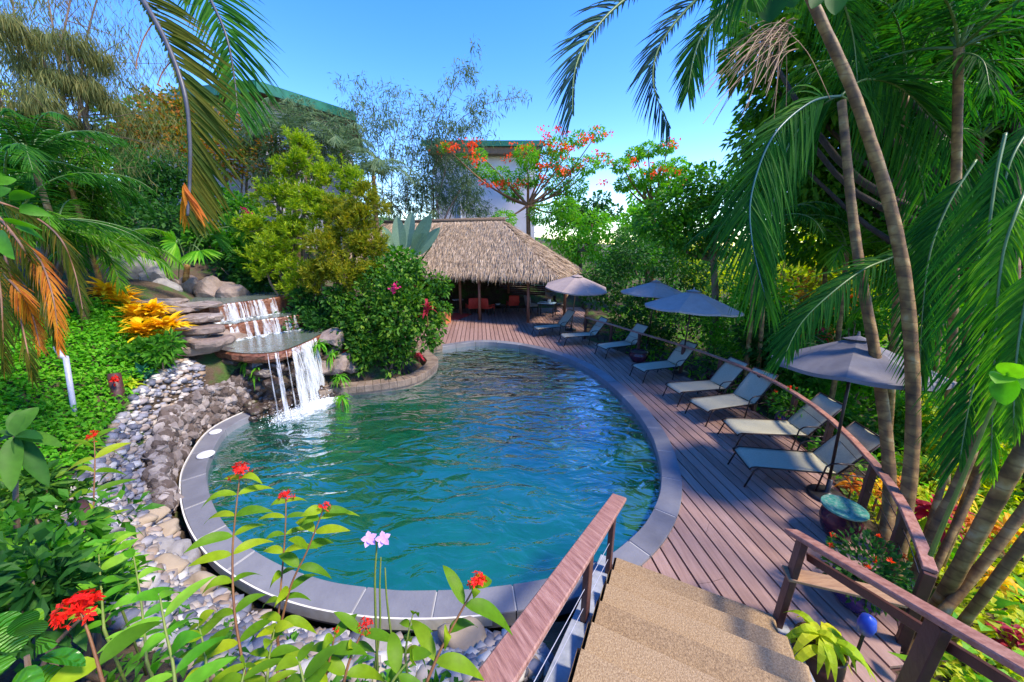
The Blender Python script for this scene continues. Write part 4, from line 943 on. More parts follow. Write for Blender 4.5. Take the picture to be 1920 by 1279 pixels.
m = MB(); c = G(372,665,1.2); m.stone((c[0]-.2, c[1]+.6, 1.0), (1.0,.7,.55), 3, .3); solo(m, 'boulder', M['rock'], 'dark brown boulder in the hollow under the flagstone stack', 'boulder', RS, smooth=True)
# boulders behind
BL = [((232,512),2.85,.42),((262,505),2.95,.40),((246,535),2.7,.36),((285,520),2.8,.32),((300,545),2.6,.38),((215,530),2.75,.34),((270,548),2.62,.33),((335,540),2.6,.3),((400,548),2.45,.46),((440,552),2.35,.40),((360,545),2.5,.36),((225,495),3.0,.3)]
BN = ['purple grey boulder at the top left of the rock heap','topmost grey boulder of the heap behind the yellow crotons','rounded boulder in the middle of the heap behind the crotons','boulder on the right shoulder of the grey rock heap','pinkish boulder just left of the fan palm leaves',
      'boulder at the left foot of the rock heap','low boulder in front of the grey heap','small boulder hidden under the fan palm leaves','broad reddish brown boulder behind the top ledge','brown boulder below the added dark shrub at the top ledge','boulder between the fan palm and the top ledge','small boulder at the very top of the heap']
for (p, z_, r_), lab in zip(BL, BN):
    c = D(*p, 11.2 if p[0] > 300 else 10.4); m = MB(); m.stone(c, (r_*1.35,r_*1.1,r_*1.1), 3, .15, cut=9); solo(m, 'boulder', M['rock'] if p[0] > 330 else M['rockgrey'], lab, 'boulder', RS)
# rocks to the right of the basin and on the pool bank
BR = [((618,640),1.25,.40,'flat brown boulder at the right rim of the waterfall basin'),((600,612),1.4,.34,'boulder above the right end of the basin'),((640,690),.55,.38,'brown boulder on the bank right of the falling water'),((628,665),.85,.34,'mossy boulder under the right rim of the basin'),((605,700),.5,.3,'small wet rock right behind the falling water')]
for p, z_, r_, lab in BR:
    c = G(*p, z_); m = MB(); m.stone(c + np.array((-.15,.35,0)), (r_*1.3,r_,r_*.8), 3, .15, cut=9); solo(m, 'boulder', M['rock'], lab, 'boulder', RS)
# retaining wall of piled rocks between gravel and pool
t = thing('rock_wall', 'retaining wall of piled dark brown rocks between the pebble slope and the pool', 'rock wall', (-6.6,6.6,0))
m = MB()
for k in range(1300):
    i = int(rng.uniform(194,236)); h = rng.uniform(0,1); f_ = np.clip((i-190)/26, .15, 1)
    d = .53 + .15*h*f_ + rng.normal(0,.03); top = .72*f_; c = POOL[i] + PN[i]*d; r_ = rng.uniform(.05,.12)
    m.stone((c[0], c[1], h*top+.02), (r_*1.1,r_,r_*rng.uniform(.7,1.5)), 2, .2, cut=7)
part(m, 'rock_face', M['wallrock'], t)
# river pebbles on the slope: countless
m = MB(); n = 0
SL = np.array([tuple(GT(*p)[:2]) for p in ((345,672),(385,700),(400,760),(345,850),(335,960),(360,1060),(430,1125),(560,1185),(800,1205),(1010,1185),(1030,1279),(700,1279),(420,1279),(240,1190),(150,1090),(85,1000),(120,930),(190,860),(215,790),(262,722))])
bb0, bb1 = SL.min(0), SL.max(0); pts = rng.uniform(bb0, bb1, (34000,2)); pts = pts[inside(pts[:,0], pts[:,1], SL) & ~inside(pts[:,0], pts[:,1], offs(.52))][:8500]
zz = zg(pts[:,0], pts[:,1])
for (x_, y_), z_ in zip(pts, zz):
    r_ = .022 + .075*rng.random()**2.8; m.stone((x_, y_, z_+r_*.3), (r_*1.25,r_,r_*.62), 1, .12)
o = m.build('pebbles', M['pebble'], None, True, 'stuff'); tag(o, 'grey and white river pebbles covering the slope beside the pool', 'pebbles', None, 'stuff')
BB = [((288,975),.17,'largest pale beige boulder on the pebble slope'),((310,1005),.15,'rounded beige boulder just below the largest one on the pebbles'),((268,985),.12,'small white stone left of the large beige boulder'),((330,1045),.16,'dark blue grey boulder beside the pool coping foot'),
      ((300,1035),.13,'tan boulder left of the dark boulder on the pebbles'),((318,1075),.17,'mauve flat boulder at the lower end of the beige row'),((352,1052),.13,'dark stone nearest the coping below the pebble slope'),((372,1110),.16,'reddish stone among dry grass below the coping'),((355,1085),.11,'small grey stone next to the mauve boulder'),
      ((250,1000),.10,'little pale stone at the left of the beige row'),((200,1010),.12,'grey cobble under the lime leaves at the slope foot'),((870,1215),.2,'flat mauve stone beside the wide stair handrail'),((690,1235),.16,'purple grey stone under the foreground red flowers')]
for p, r_, lab in BB:
    c = GT(*p); m = MB(); m.stone(c + np.array((0,0,r_*.4)), (r_*1.25,r_*1.05,r_*.8), 3, .12, cut=6)
    solo(m, 'boulder', M['rockgrey'] if ('dark' in lab or 'grey' in lab) else M['boulder'], lab, 'boulder', 'loose boulders on the pebble slope', smooth=True)
# small things on the bank
c = G(402,850,.06); m = MB(); m.lathe([(0,0),(.13,0),(.14,.012),(.12,.03),(0,.035)], (c[0]-.15,c[1]-.02,.036), 20); solo(m, 'skimmer_lid', M['white'], 'round white skimmer lid lying on the left coping', 'lid', smooth=True)
c = G(392,823,.06); m = MB(); m.lathe([(0,0),(.10,0),(.11,.012),(.09,.03),(0,.035)], (c[0]-.12,c[1]+.3,.036), 20); solo(m, 'drain_cap', M['white'], 'smaller white cap behind the skimmer lid on the coping', 'cap', smooth=True)
b = T(131,775,5.5); tp = T(123,668,5.5)
t = thing('stand_pipe', 'white plastic stand pipe with a tap rising from the ground cover', 'pipe', b); m = MB(); m.tube([b + (0,0,-.4), tp], .033, 12); part(m, 'pipe', M['pipe'], t, True)
m = MB(); m.tube([tp + (0,0,-.03), tp + (-.06,0,.0), tp + (-.09,0,.10), tp + (-.09,0,.16)], .035, 10); part(m, 'tap', M['pipe'], t, True)
c = T(1625,1172,3.1); t = thing('path_light', 'blue plastic garden light at the foot of the right handrail', 'garden light', c + np.array((0,0,-.5))); m = MB(); m.lathe([(0,-.09),(.05,-.08),(.065,0),(.05,.08),(0,.10)], c, 14); part(m, 'lamp', M['bluecap'], t, True); m = MB(); m.tube([c + (0,0,-.5), c + (0,0,-.08)], .014, 6); part(m, 'stake', M['black'], t)

# ------------------------------------------------------------------ vegetation builders
CAMP = np.array((0, 0, CAM_H))
def frond(par, rib, L, m_leaf, m_rib, n=46, wd=.035, hint=None, sides=(-1, 1), grav=.35, ang=38, r0=.022, name='frond', s0=.12, droop=.25, lmul=(1, 1), tip=.25, ribtip=.004):
    P = spline(rib, 8); m = len(P); tg = nz(np.gradient(P, axis=0)); mb = MB()
    s = np.clip(np.linspace(s0, .995, n) + rng.normal(0, .25/n, n), s0, .995); ix = s*(m-1); i = np.minimum(ix.astype(int), m-2); fr = (ix-i)[:, None]
    p = P[i]*(1-fr) + P[i+1]*fr; t = nz(tg[i]*(1-fr) + tg[i+1]*fr)
    if hint is None: hint = np.array((0, 0, 1.))
    h = np.broadcast_to(np.asarray(hint, float), (n, 3)); B = nz(np.cross(t, h)); nn = np.cross(B, t)
    for sg in sides:
        a = R(ang) + R(28)*s**1.5 + rng.normal(0, .11, n); k = lmul[0] if sg < 0 else lmul[1]
        d = sg*B*np.cos(a)[:, None] + t*np.sin(a)[:, None] + nn*rng.normal(.06, .05, n)[:, None]; d[:, 2] -= grav*(1 + rng.normal(0, .15, n))
        ll = L*k*(np.sin(math.pi*np.clip(.16 + .8*s, 0, 1))**.7*(1-tip) + tip)*rng.uniform(.82, 1.08, n)*np.where(rng.random(n) < .06, .3, 1)
        leafset(mb, p, d, nn + rng.normal(0, .22, (n, 3)), ll, wd*rng.uniform(.8, 1.15, n), 5, droop*rng.uniform(.6, 1.4, n), .3, 'leaflet')
    o = part(mb, name, m_leaf, par)
    mb = MB(); mb.tube(P, np.linspace(r0, ribtip, m), 6); part(mb, 'rib', m_rib, o, True); return o
def autorib(c, az, el, L, bend=1.5, k=5):
    pts = [np.array(c, float)]; e = el
    for i in range(k):
        pts.append(pts[-1] + np.array((math.sin(az)*math.cos(e), math.cos(az)*math.cos(e), math.sin(e)))*L/k); e -= bend/k*(.6 + .8*i/k)
    return pts
def trunk(par, pts, r, m_=None, n=12, name='trunk'):
    mb = MB(); P = spline(pts, 8); mb.tube(P, np.linspace(r[0], r[1], len(P))*(1 + .03*np.sin(np.arange(len(P))*1.7)), n); return part(mb, name, m_ or M['palmtrunk'], par, True)
def palm(label, base, crown, nfr, L, m_leaf, m_rib, name='palm', group=None, r=(.09,.06), el=(.2,1.3), az=None, leafL=.55, n=34, wd=.035, bend=1.7, lean=None, cat='palm', grav=.35):
    base = np.array(base, float); crown = np.array(crown, float); t = thing(name, label, cat, base, 0, group)
    trunk(t, [base + (0,0,-.3), base*.6 + crown*.4 + (np.array(lean) if lean is not None else 0), crown], r)
    for i in range(nfr):
        a = (i*2.399 + rng.uniform(-.25,.25)) if az is None else rng.uniform(*az); e = rng.uniform(*el)
        frond(t, autorib(crown, a, e, L*rng.uniform(.8,1.1), bend*rng.uniform(.8,1.2)), leafL, m_leaf, m_rib, n, wd, grav=grav)
    return t
def bush(label, blobs, n, L, Wd, m_leaf, name='shrub', cat='shrub', group=None, prof='oval', base=None, stems=6, m_stem=None, droop=.25, fold=.18, up=.2, k=2, out=.7, shell=.45, flowers=None, sub=7, csz=.55):
    """blobs: (centre, radii); leaves gathered in small clumps over each blob"""
    cs = [np.array(b[0], float) for b in blobs]; vol = np.array([np.prod(np.broadcast_to(b[1], 3))**.66 for b in blobs]); vol /= vol.sum()
    base = np.array(base if base is not None else (cs[0][0], cs[0][1], zg1(cs[0][0], cs[0][1])), float); t = thing(name, label, cat, base, 0, group); mb = MB()
    for (c, r), v in zip(blobs, vol):
        r = np.broadcast_to(np.asarray(r, float), 3); cl = clumps(c, r*.85, sub, r.min()*csz, rng.integers(1e9), -.8)
        for cc, sz in cl: cloud(mb, cc, sz, max(int(n*v/sub), 3), L, Wd, prof, k, droop, out, shell, fold, up)
    part(mb, 'foliage', m_leaf, t)
    if stems:
        mb = MB()
        for i in range(stems):
            c, r = blobs[i % len(blobs)]; e = np.array(c) + rng.normal(0, .25, 3)*np.broadcast_to(r, 3); b_ = base + (rng.normal(0,.08), rng.normal(0,.08), -.1)
            L_ = np.linalg.norm(e-b_); mb.tube(spline([b_, (b_+e)/2 + rng.normal(0,.06,3)*L_, e], 5), np.linspace(.008+.014*L_, .004+.003*L_, 11), 6)
        part(mb, 'stem', m_stem or M['bark'], t, True)
    if flowers:
        m_f, pos, sz = flowers
        for p in pos:
            q = 14; mb = MB(); leafset(mb, np.repeat(np.asarray(p, float)[None], q, 0) + rng.normal(0, sz*.35, (q,3)), rdir(q,.4), rdir(q), sz, sz*.5, 2, .1); part(mb, 'flower', m_f, t)
    return t
def tree(label, base, fork, cl, n, L, Wd, m_leaf, r=.16, name='tree', cat='tree', group=None, prof='oval', m_bark=None, flowers=None, droop=.3, branches=12, flat=0., k=2, bow=.06):
    base = np.array(base, float); fork = np.array(fork, float); t = thing(name, label, cat, base, 0, group); mb = MB()
    P = spline([base + (0,0,-.3), (base+fork)/2 + rng.normal(0,.08,3)*(1,1,0), fork], 6); mb.tube(P, np.linspace(r*1.15, r*.8, len(P)), 10); part(mb, 'trunk', m_bark or M['bark'], t, True)
    mb = MB()
    for i in range(min(branches, len(cl))):
        e = cl[i*len(cl)//min(branches, len(cl))][0]; L_ = np.linalg.norm(e-fork); md = (fork+e)/2 + np.array((0,0,-.10*L_)) + rng.normal(0,bow,3)*L_
        Q = spline([fork, md, e], 6); mb.tube(Q, np.linspace(r*.55, r*.12, len(Q)), 6)
    part(mb, 'branches', m_bark or M['bark'], t, True)
    mb = MB(); tot = sum(c[1]**2 for c in cl)
    for c, s in cl: cloud(mb, c, np.array((s, s, s*.75)), max(int(n*s*s/tot), 4), L, Wd, prof, k, droop, .6, .3, .15, .1, flat)
    part(mb, 'crown', m_leaf, t)
    if flowers:
        m_f, pos, sz, q = flowers
        for p in pos: mb = MB(); leafset(mb, np.repeat(np.asarray(p, float)[None], q, 0) + rng.normal(0, sz*1.0, (q,3))*(1,1,.45), rdir(q,.6), rdir(q), sz, sz*.6, 2, .1); part(mb, 'blossom', m_f, t)
    return t
def blob(px, py, Y, rpx, ry=None, zs=1.):     # a ball seen at a place of the survey, radius given in photo pixels
    c = D(px, py, Y); d = Y*C_ - (c[2]-CAM_H)*S_; r = rpx*d/FPX; return (c, (r, r, r*zs) if ry is None else (r, ry, r*zs))
def tocam(p): return nz(CAMP - np.asarray(p))

def tufts(label, blobs, ntip, L, Wd, m_leaf, base, name='conifer', cat='conifer'):
    base = np.array(base, float); t = thing(name, label, cat, base); mb = MB(); br = MB(); A = np.array([b[1][0] for b in blobs])**2; A /= A.sum()
    for (c, r), a in zip(blobs, A):
        c = np.asarray(c, float); r = np.asarray(r, float)
        for cc, sz in clumps(c, r*.8, 9, r.min()*.42, rng.integers(1e9), -.7):
            n = max(int(ntip*a/9), 2); u = rdir(n, .5); p = cc + u*sz*rng.uniform(.5, 1, n)[:, None]; ax = nz(u*.7 + (0,0,.8) + rng.normal(0,.25,(n,3))); q = 14
            P = np.repeat(p, q, 0); X = np.repeat(ax, q, 0); d = nz(X*.75 + rdir(n*q)*.62); leafset(mb, P + X*rng.uniform(-.06,.10,n*q)[:,None], d, rdir(n*q, .6), L*rng.uniform(.6,1.2,n*q), Wd, 2, .15, 0, 'lance')
            br.tube([c, cc], [.02,.008], 5, False)
        br.tube(spline([base + (0,0,-.2), (base+c)/2 + rng.normal(0,.1,3), c], 4), .035, 6, False)
    part(mb, 'foliage', m_leaf, t); part(br, 'branches', M['bark'], t, True); return t
# ------------------------------------------------------------------ right: palms round the stairs and the deck
def TT(l): return [T(*q) for q in l]
t = thing('coconut_palm', 'tallest palm, its ringed trunk before the dark umbrella, fronds hanging in at the top', 'palm', T(1672,1130,4.25) + (0,0,-.1))
b = T(1672,1130,4.25)
trunk(t, [b + (0,0,-.5), T(1692,1000,4.25), T(1712,800,4.25), T(1702,570,4.2), T(1672,400,4.2), T(1630,260,4.2), T(1590,150,4.2), T(1540,40,4.2), T(1480,-90,4.2)], (.072,.05))
cr = T(1470,-110,4.2)
for rb, L, sd, gv, lm, mt in (
  ([cr, T(1330,-90,4.1), T(1185,-10,4.0), T(1112,60,3.9), T(1078,130,3.85), T(1073,212,3.85)], .62, (-1,1), .22, (.18,1), 'palmblue'),
  ([cr, T(1380,-60,4.4), T(1290,15,4.5), T(1235,90,4.5), T(1225,160,4.5), T(1255,238,4.5)], .55, (-1,1), .25, (.2,1), 'palmblue'),
  ([cr, T(1440,-60,3.9), T(1370,5,3.8), T(1320,60,3.8), T(1300,110,3.8), T(1290,170,3.8)], .46, (-1,1), .4, (1,1), 'palm'),
  ([cr, T(1520,-80,4.6), T(1570,-20,4.9), T(1600,70,5.1), T(1610,190,5.2)], .7, (-1,1), .4, (1,1), 'palm'),
  ([cr, T(1420,-120,3.4), T(1380,-100,2.9), T(1400,-20,2.5)], .6, (-1,1), .4, (1,1), 'palm')):
    frond(t, rb, L, LM[mt], LM['greenrib'], 80, .024, hint=tocam(rb[3]), sides=sd, grav=gv, lmul=lm, r0=.03)
m = MB()                                    # brown flower strings under the crown
for k in range(60):
    p = T(1470+rng.normal(0,14), 60+rng.normal(0,14), 4.9); e = T(1400+rng.normal(0,50), 150+rng.normal(0,42), 4.9+rng.normal(0,.25)); m.tube(spline([p, (p+e)/2+np.array((0,0,.12)), e], 4), .0042, 4, False)
part(m, 'flower_strings', M['shelf'], t)
t = thing('palm', 'second ringed palm trunk, left of the tallest, passing before the dark umbrella', 'palm', T(1640,1150,4.4)); b = T(1640,1150,4.4)
trunk(t, [b + (0,0,-.4), T(1655,1040,4.5), T(1668,930,4.6), T(1660,800,4.7), T(1640,660,4.8), T(1615,520,4.9), T(1598,400,5.0), T(1590,320,5.0), T(1578,190,5.0)], (.075,.05))
cr = T(1576,180,5.0)
for rb, L, lm, mt, rm in (
  ([cr, T(1520,192,4.8), T(1450,255,4.6), T(1410,360,4.55), T(1410,450,4.5), T(1436,560,4.5)], .95, (1,1), 'palm', 'bluerib'),
  ([cr, T(1620,150,5.1), T(1680,160,5.2), T(1740,210,5.3), T(1800,290,5.3), T(1830,380,5.3)], .9, (1,1), 'palm', 'greenrib'),
  ([cr, T(1540,200,5.4), T(1480,270,5.6), T(1450,380,5.7), T(1440,480,5.7)], .8, (1,1), 'palm', 'greenrib'),
  ([cr, T(1640,215,5.5), T(1710,280,5.7), T(1740,400,5.8), T(1745,520,5.8)], .8, (1,1), 'palm', 'greenrib')):
    frond(t, rb, L, LM[mt], LM[rm], 96, hint=tocam(rb[3]), grav=.45, lmul=lm, r0=.018, droop=.35, ribtip=.006, wd=.032)
t = thing('areca_palm', 'multi stemmed palm clump leaning right below the handrail, long fronds hanging at the edge', 'palm', T(1735,1165,4.0)); 
for pts, r in (([(1690,1170,4.0),(1745,1010,3.9),(1800,900,3.8),(1845,770,3.7),(1872,650,3.6),(1885,560,3.6)], (.055,.04)), ([(1735,1175,3.9),(1790,1080,3.6),(1850,970,3.4),(1910,860,3.2),(1980,740,3.1)], (.062,.055)),
               ([(1770,1215,3.7),(1850,1110,3.4),(1925,1010,3.2),(2010,900,3.0)], (.045,.036)), ([(1735,1010,4.4),(1775,880,4.4),(1800,790,4.4),(1822,690,4.4),(1850,560,4.4)], (.035,.028)),
               ([(1715,1160,4.2),(1770,1030,4.2),(1835,890,4.2),(1850,760,4.2),(1862,640,4.2)], (.04,.03)), ([(1660,1275,3.6),(1740,1180,3.6),(1800,1110,3.6),(1880,1010,3.5),(1960,900,3.4)], (.05,.04)),
               ([(1880,760,4.0),(1900,600,4.0),(1905,420,4.0),(1915,250,4.0)], (.045,.035))):
    P = TT(pts); g = P[0].copy(); g[2] = min(zg1(g[0], g[1]) - .1, g[2]); trunk(t, [g] + P, r)
for rb, L, lm, mt in (
  ([(1885,250,3.5),(1868,330,3.45),(1855,430,3.4),(1850,540,3.4),(1838,660,3.4),(1815,770,3.4),(1800,860,3.4)], .72, (.45,1), 'palm'),
  ([(1935,330,3.3),(1905,400,3.2),(1880,480,3.2),(1868,600,3.2),(1862,740,3.2),(1858,880,3.2)], .32, (1,1), 'palmbright'),
  ([(1960,200,3.6),(1900,290,3.5),(1880,380,3.5),(1890,470,3.5)], .36, (1,1), 'palm'),
  ([(1830,300,4.2),(1780,380,4.2),(1745,470,4.2),(1730,580,4.2),(1725,690,4.2)], .65, (1,1), 'palm'),
  ([(1960,480,3.0),(1925,560,3.0),(1905,680,3.0),(1900,800,3.0)], .3, (1,1), 'palmbright'),
  ([(1770,400,4.9),(1700,468,4.6),(1620,505,4.4),(1555,553,4.3),(1503,605,4.3),(1474,660,4.3)], .66, (.6,1), 'palm'),
  ([(1850,560,4.3),(1830,470,4.4),(1790,420,4.5),(1740,430,4.6),(1700,500,4.6)], .5, (1,1), 'palm')):
    rb = TT(rb); frond(t, rb, L, LM[mt], LM['greenrib'], 96, .027, hint=tocam(rb[2]), grav=.5, lmul=lm, r0=.015, droop=.4)
# smaller palms along the outside of the railing
for lab, px, Y, py0, py1, nf, L, mt in (
  ('slender palm with two pinkish stems behind the railing, right of the blue grey umbrella', 1415, 9.6, 640, 430, 12, 1.9, 'palm'),
  ('young palm with thin grey trunk standing just right of the slate umbrella tip', 1580, 9.0, 690, 470, 9, 1.7, 'palmbright'),
  ('low palm of dark fronds outside the railing beneath the nearest umbrella', 1560, 7.6, 760, 700, 9, 1.3, 'palm'),
  ('bright young palm in sunlight beyond the leaning palm stems', 1850, 7.0, 900, 860, 9, 1.5, 'palmbright'),
  ('backlit palm with bright fronds just right of the tallest trunk', 1760, 8.2, 760, 560, 11, 1.7, 'palmbright'),
  ('tall dark palm filling the gap between the ringed trunks under the canopy', 1560, 11.5, 600, 250, 13, 2.6, 'palm'),
  ('tall dark palm in the upper right whose fronds hang under the canopy', 1790, 5.6, 900, 90, 15, 1.9, 'palm'),
  ('slim dark palm just right of the tallest trunk near the top', 1690, 6.6, 800, 170, 13, 2.0, 'palm'),
  ('dark palm high at the right edge under the canopy', 1830, 7.5, 760, 260, 12, 2.0, 'palm'),
  ('bright palm with arching fronds low at the right edge', 1900, 5.6, 1050, 960, 9, 1.2, 'palmbright'),
  ('palm with yellow green fronds far behind the two ringed trunks', 1660, 13.0, 600, 420, 11, 2.4, 'palmbright')):
    b = D(px, py0, Y); b[2] = zg1(b[0], b[1]); c = D(px+8, py1, Y)
    t = palm(lab, b, c, nf, L, LM[mt], LM['greenrib'], r=(.07,.05), leafL=.5)
    if px == 1415:
        b2 = D(1440, 640, 9.4); b2[2] = zg1(b2[0], b2[1]); trunk(t, [b2, D(1432, 540, 9.5), c], (.06,.045))

# overhead broadleaf tree at the upper right
cl = []
for px, py, tt, r in [(1440,40,6.5,60),(1560,110,7,110),(1660,60,7,120),(1770,40,7.5,130),(1880,60,7,130),(1500,180,8,90),(1640,190,8,110),(1740,170,8,130),(1850,190,7.5,130),(1580,280,9,100),(1690,290,8.5,120),(1800,300,8,120),(1900,300,7.5,110),
                    (1520,340,9.5,90),(1620,380,9,90),(1760,400,8.5,90),(1460,250,9,70),(1450,130,7.5,60),(1880,420,7.5,90),(1500,-60,6.5,150),(1700,-80,6.5,160),(1880,-80,6.5,160),(1480,330,11,80),(1560,430,11,90),(1680,380,10,110),(1800,210,9,140),(1900,180,9,140),(1600,130,9,130),(1700,480,10,80),(1830,470,9.5,90),(1990,120,7,140),(2000,320,7,140)]:
    cl.append((T(px,py,tt) + rng.normal(0,.15,3), r*tt/FPX*1.05))
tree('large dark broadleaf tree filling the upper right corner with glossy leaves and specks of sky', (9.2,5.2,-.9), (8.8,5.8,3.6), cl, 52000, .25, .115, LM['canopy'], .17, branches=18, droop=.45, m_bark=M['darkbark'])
t = thing('sea_grape', 'few big rounded leaves hanging at the top edge left of the tallest trunk', 'plant', T(1530,-60,2.6) + (0,0,0)); m = MB()
for px, py, dx, dy, L, w_ in ((1420,15,.5,1,.22,.20),(1450,20,-.2,1,.3,.26),(1480,0,.6,1,.26,.2),(1565,10,.1,1,.28,.2),(1590,-5,1,.7,.22,.16),(1535,15,-1,.9,.2,.15),(1400,-10,-.6,1,.2,.2)):
    p = T(px, py-30, 2.6); e = T(px+dx*40, py+dy*60, 2.6); leafset(m, p[None], (e-p)[None], (tocam(p) + rng.normal(0,.3,3))[None], L*.62, w_*.75, 12, .1, .3, 'oval')
part(m, 'foliage', LM['dark'], t, True); m = MB(); m.tube(spline(TT([(1700,-130,2.8),(1600,-70,2.7),(1500,-45,2.6),(1400,-45,2.6)]), 6), np.linspace(.02,.008,19), 6); part(m, 'stem', M['bark'], t)

# trees and hedges on the right, beyond the railing
def pxs(l): return [blob(*q) for q in l]
HG = 'shrubs beyond the deck railing'
bush('tall dark green hedge behind the two middle umbrellas', pxs([(1130,520,18,45),(1170,480,18,60),(1230,500,17,70),(1290,510,16,65),(1140,570,17,45),(1200,575,15.5,55),(1260,600,14.5,55),(1310,600,14,50),(1230,640,13.5,40),(1180,610,15,40)]), 9000, .20, .10, LM['dark'], 'hedge', 'hedge', base=D(1220,640,15.5))
bush('bright yellow sunlit shrub glowing behind the tree trunk at the middle umbrella', pxs([(1310,505,20,40),(1350,490,20,45),(1290,470,21,35),(1345,540,19,35),(1385,520,20,35)]), 2600, .26, .12, LM['lime'], group=HG)
bush('light green hedge at the foot of the tree trunk behind the railing', pxs([(1355,600,12.5,40),(1395,630,12,45),(1340,650,11.8,30),(1370,665,11.2,28)]), 2600, .14, .07, LM['bright'], group=HG)
b = D(1335,650,13.0); b[2] = zg1(b[0], b[1])
tree('leafy tree with a smooth brown trunk rising behind the blue grey umbrella', b, D(1338,490,13.2), [(D(px,py,13.4+dz), r*13/FPX*1.1) for px,py,r,dz in ((1270,380,45,0),(1300,350,45,.5),(1340,345,45,0),(1375,385,45,-.4),(1320,410,48,.3),(1270,430,40,-.4),(1380,430,35,.2),(1230,410,40,.4),(1300,455,30,0),(1350,460,30,.3),(1400,340,35,.8))], 5600, .24, .11, LM['mid'], .13, branches=9)
t2 = tree('pale yellow green tree right of the thatched roof', (4.6,24.5,.6), D(1085,470,24.5), [(D(px,py,24.5+dz), r*24/FPX) for px,py,r,dz in ((1070,430,36,0),(1110,420,36,1),(1150,430,30,0),(1090,465,34,-1),(1130,465,34,0),(1060,475,28,0),(1040,440,22,1))], 3600, .30, .13, LM['bright'], .16)
tree('dense bright green tree between the flame trees and the leafy tree', D(1215,520,21)*(1,1,0), D(1215,470,21), [(D(px,py,21+dz), r*21/FPX) for px,py,r,dz in ((1190,440,34,0),(1225,420,36,.6),(1250,455,34,0),(1200,480,34,-.5),(1160,500,34,0),(1260,490,30,.4))], 3600, .28, .13, LM['mid'], .15)
UG = [((1430,560),12.0,60,'yellow green shrub right of the blue grey umbrella','bright'),((1500,470),16,70,'sunlit lime bush seen through the hanging frond','lime'),((1470,620),10.5,55,'dark shrub behind the railing between umbrella and palms','dark'),((1560,430),18,75,'tall lime green bush far behind the second ringed trunk','lime'),
      ((1530,560),13,60,'orange tinted bush under the low hanging frond','vine'),((1640,480),16,80,'glowing yellow bush between the two ringed trunks','lime'),((1600,600),11,60,'green shrub behind the tip of the slate umbrella','mid'),((1740,560),11,80,'shrub behind the long hanging fronds at the right','bright'),
      ((1440,660),9.6,40,'dark leafy shrub against the railing behind the fourth lounger','dark'),((1500,720),8.6,42,'leafy shrub behind the railing at the third lounger','mid'),((1560,770),7.9,46,'broad leaved shrub behind the second lounger','mid'),((1620,830),7.2,50,'dark shrub under the slate umbrella outside the railing','dark'),
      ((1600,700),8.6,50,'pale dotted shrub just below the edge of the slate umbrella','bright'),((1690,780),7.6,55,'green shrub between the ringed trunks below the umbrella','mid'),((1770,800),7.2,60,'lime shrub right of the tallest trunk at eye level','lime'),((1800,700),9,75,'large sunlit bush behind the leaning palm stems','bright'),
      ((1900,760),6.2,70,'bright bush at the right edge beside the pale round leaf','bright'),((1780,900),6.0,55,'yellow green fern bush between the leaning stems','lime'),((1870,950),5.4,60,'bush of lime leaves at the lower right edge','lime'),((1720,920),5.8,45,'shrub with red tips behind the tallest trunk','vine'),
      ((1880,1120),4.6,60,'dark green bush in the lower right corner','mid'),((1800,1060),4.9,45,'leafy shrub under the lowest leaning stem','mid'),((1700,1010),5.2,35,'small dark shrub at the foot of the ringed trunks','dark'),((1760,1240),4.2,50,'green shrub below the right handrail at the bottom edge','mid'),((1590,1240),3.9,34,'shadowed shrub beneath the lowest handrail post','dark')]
for (p, Y, r, lab, mt) in UG:
    c, rr = blob(*p, Y, r); d = Y; L = .12 + .012*Y; n_ = int(650 + r*9)
    bush(lab, [(c, rr), (c + rng.normal(0,.5,3)*rr[0]*(1,1,.6), tuple(np.array(rr)*.75)), (c + np.array((0,0,-rr[2]*.9)), tuple(np.array(rr)*.8))], n_, L, L*.42, LM[mt], group=HG, prof=random.choice(['oval','lance']), sub=6)
# strap leaved crotons and red cordylines in the sun
def rosette(label, c, n, L, w_, m_leaf, name='croton', cat='plant', group=None, up=1.0, droop=.6, stem=.3, k=5, flower=None):
    c = np.array(c, float); t = thing(name, label, cat, c + (0,0,-stem), 0, group); m = MB(); a = rng.uniform(0,6.28,n); d = np.stack((np.cos(a), np.sin(a), rng.uniform(.1,1.6,n)*up), 1)
    leafset(m, np.repeat(c[None], n, 0) + rng.normal(0,.02,(n,3)) + np.stack((0*a,0*a,rng.uniform(-stem*.6,.05,n)),1), d, np.tile((0,0,1.),(n,1)) + d*.1, L*rng.uniform(.7,1.1,n), w_*rng.uniform(.8,1.2,n), k, droop*rng.uniform(.5,1.3,n), .25, 'lance'); part(m, 'foliage', m_leaf, t)
    m = MB(); m.tube([c + (0,0,-stem-.1), c], [.018,.01], 6); part(m, 'stem', LM['stemred'], t)
    if flower: m = MB(); leafset(m, np.repeat((c + (0,0,L*.5))[None], 22, 0) + rng.normal(0,.03,(22,3)), rdir(22,.4), rdir(22), .07, .035, 2); part(m, 'flower', flower, t)
    return t
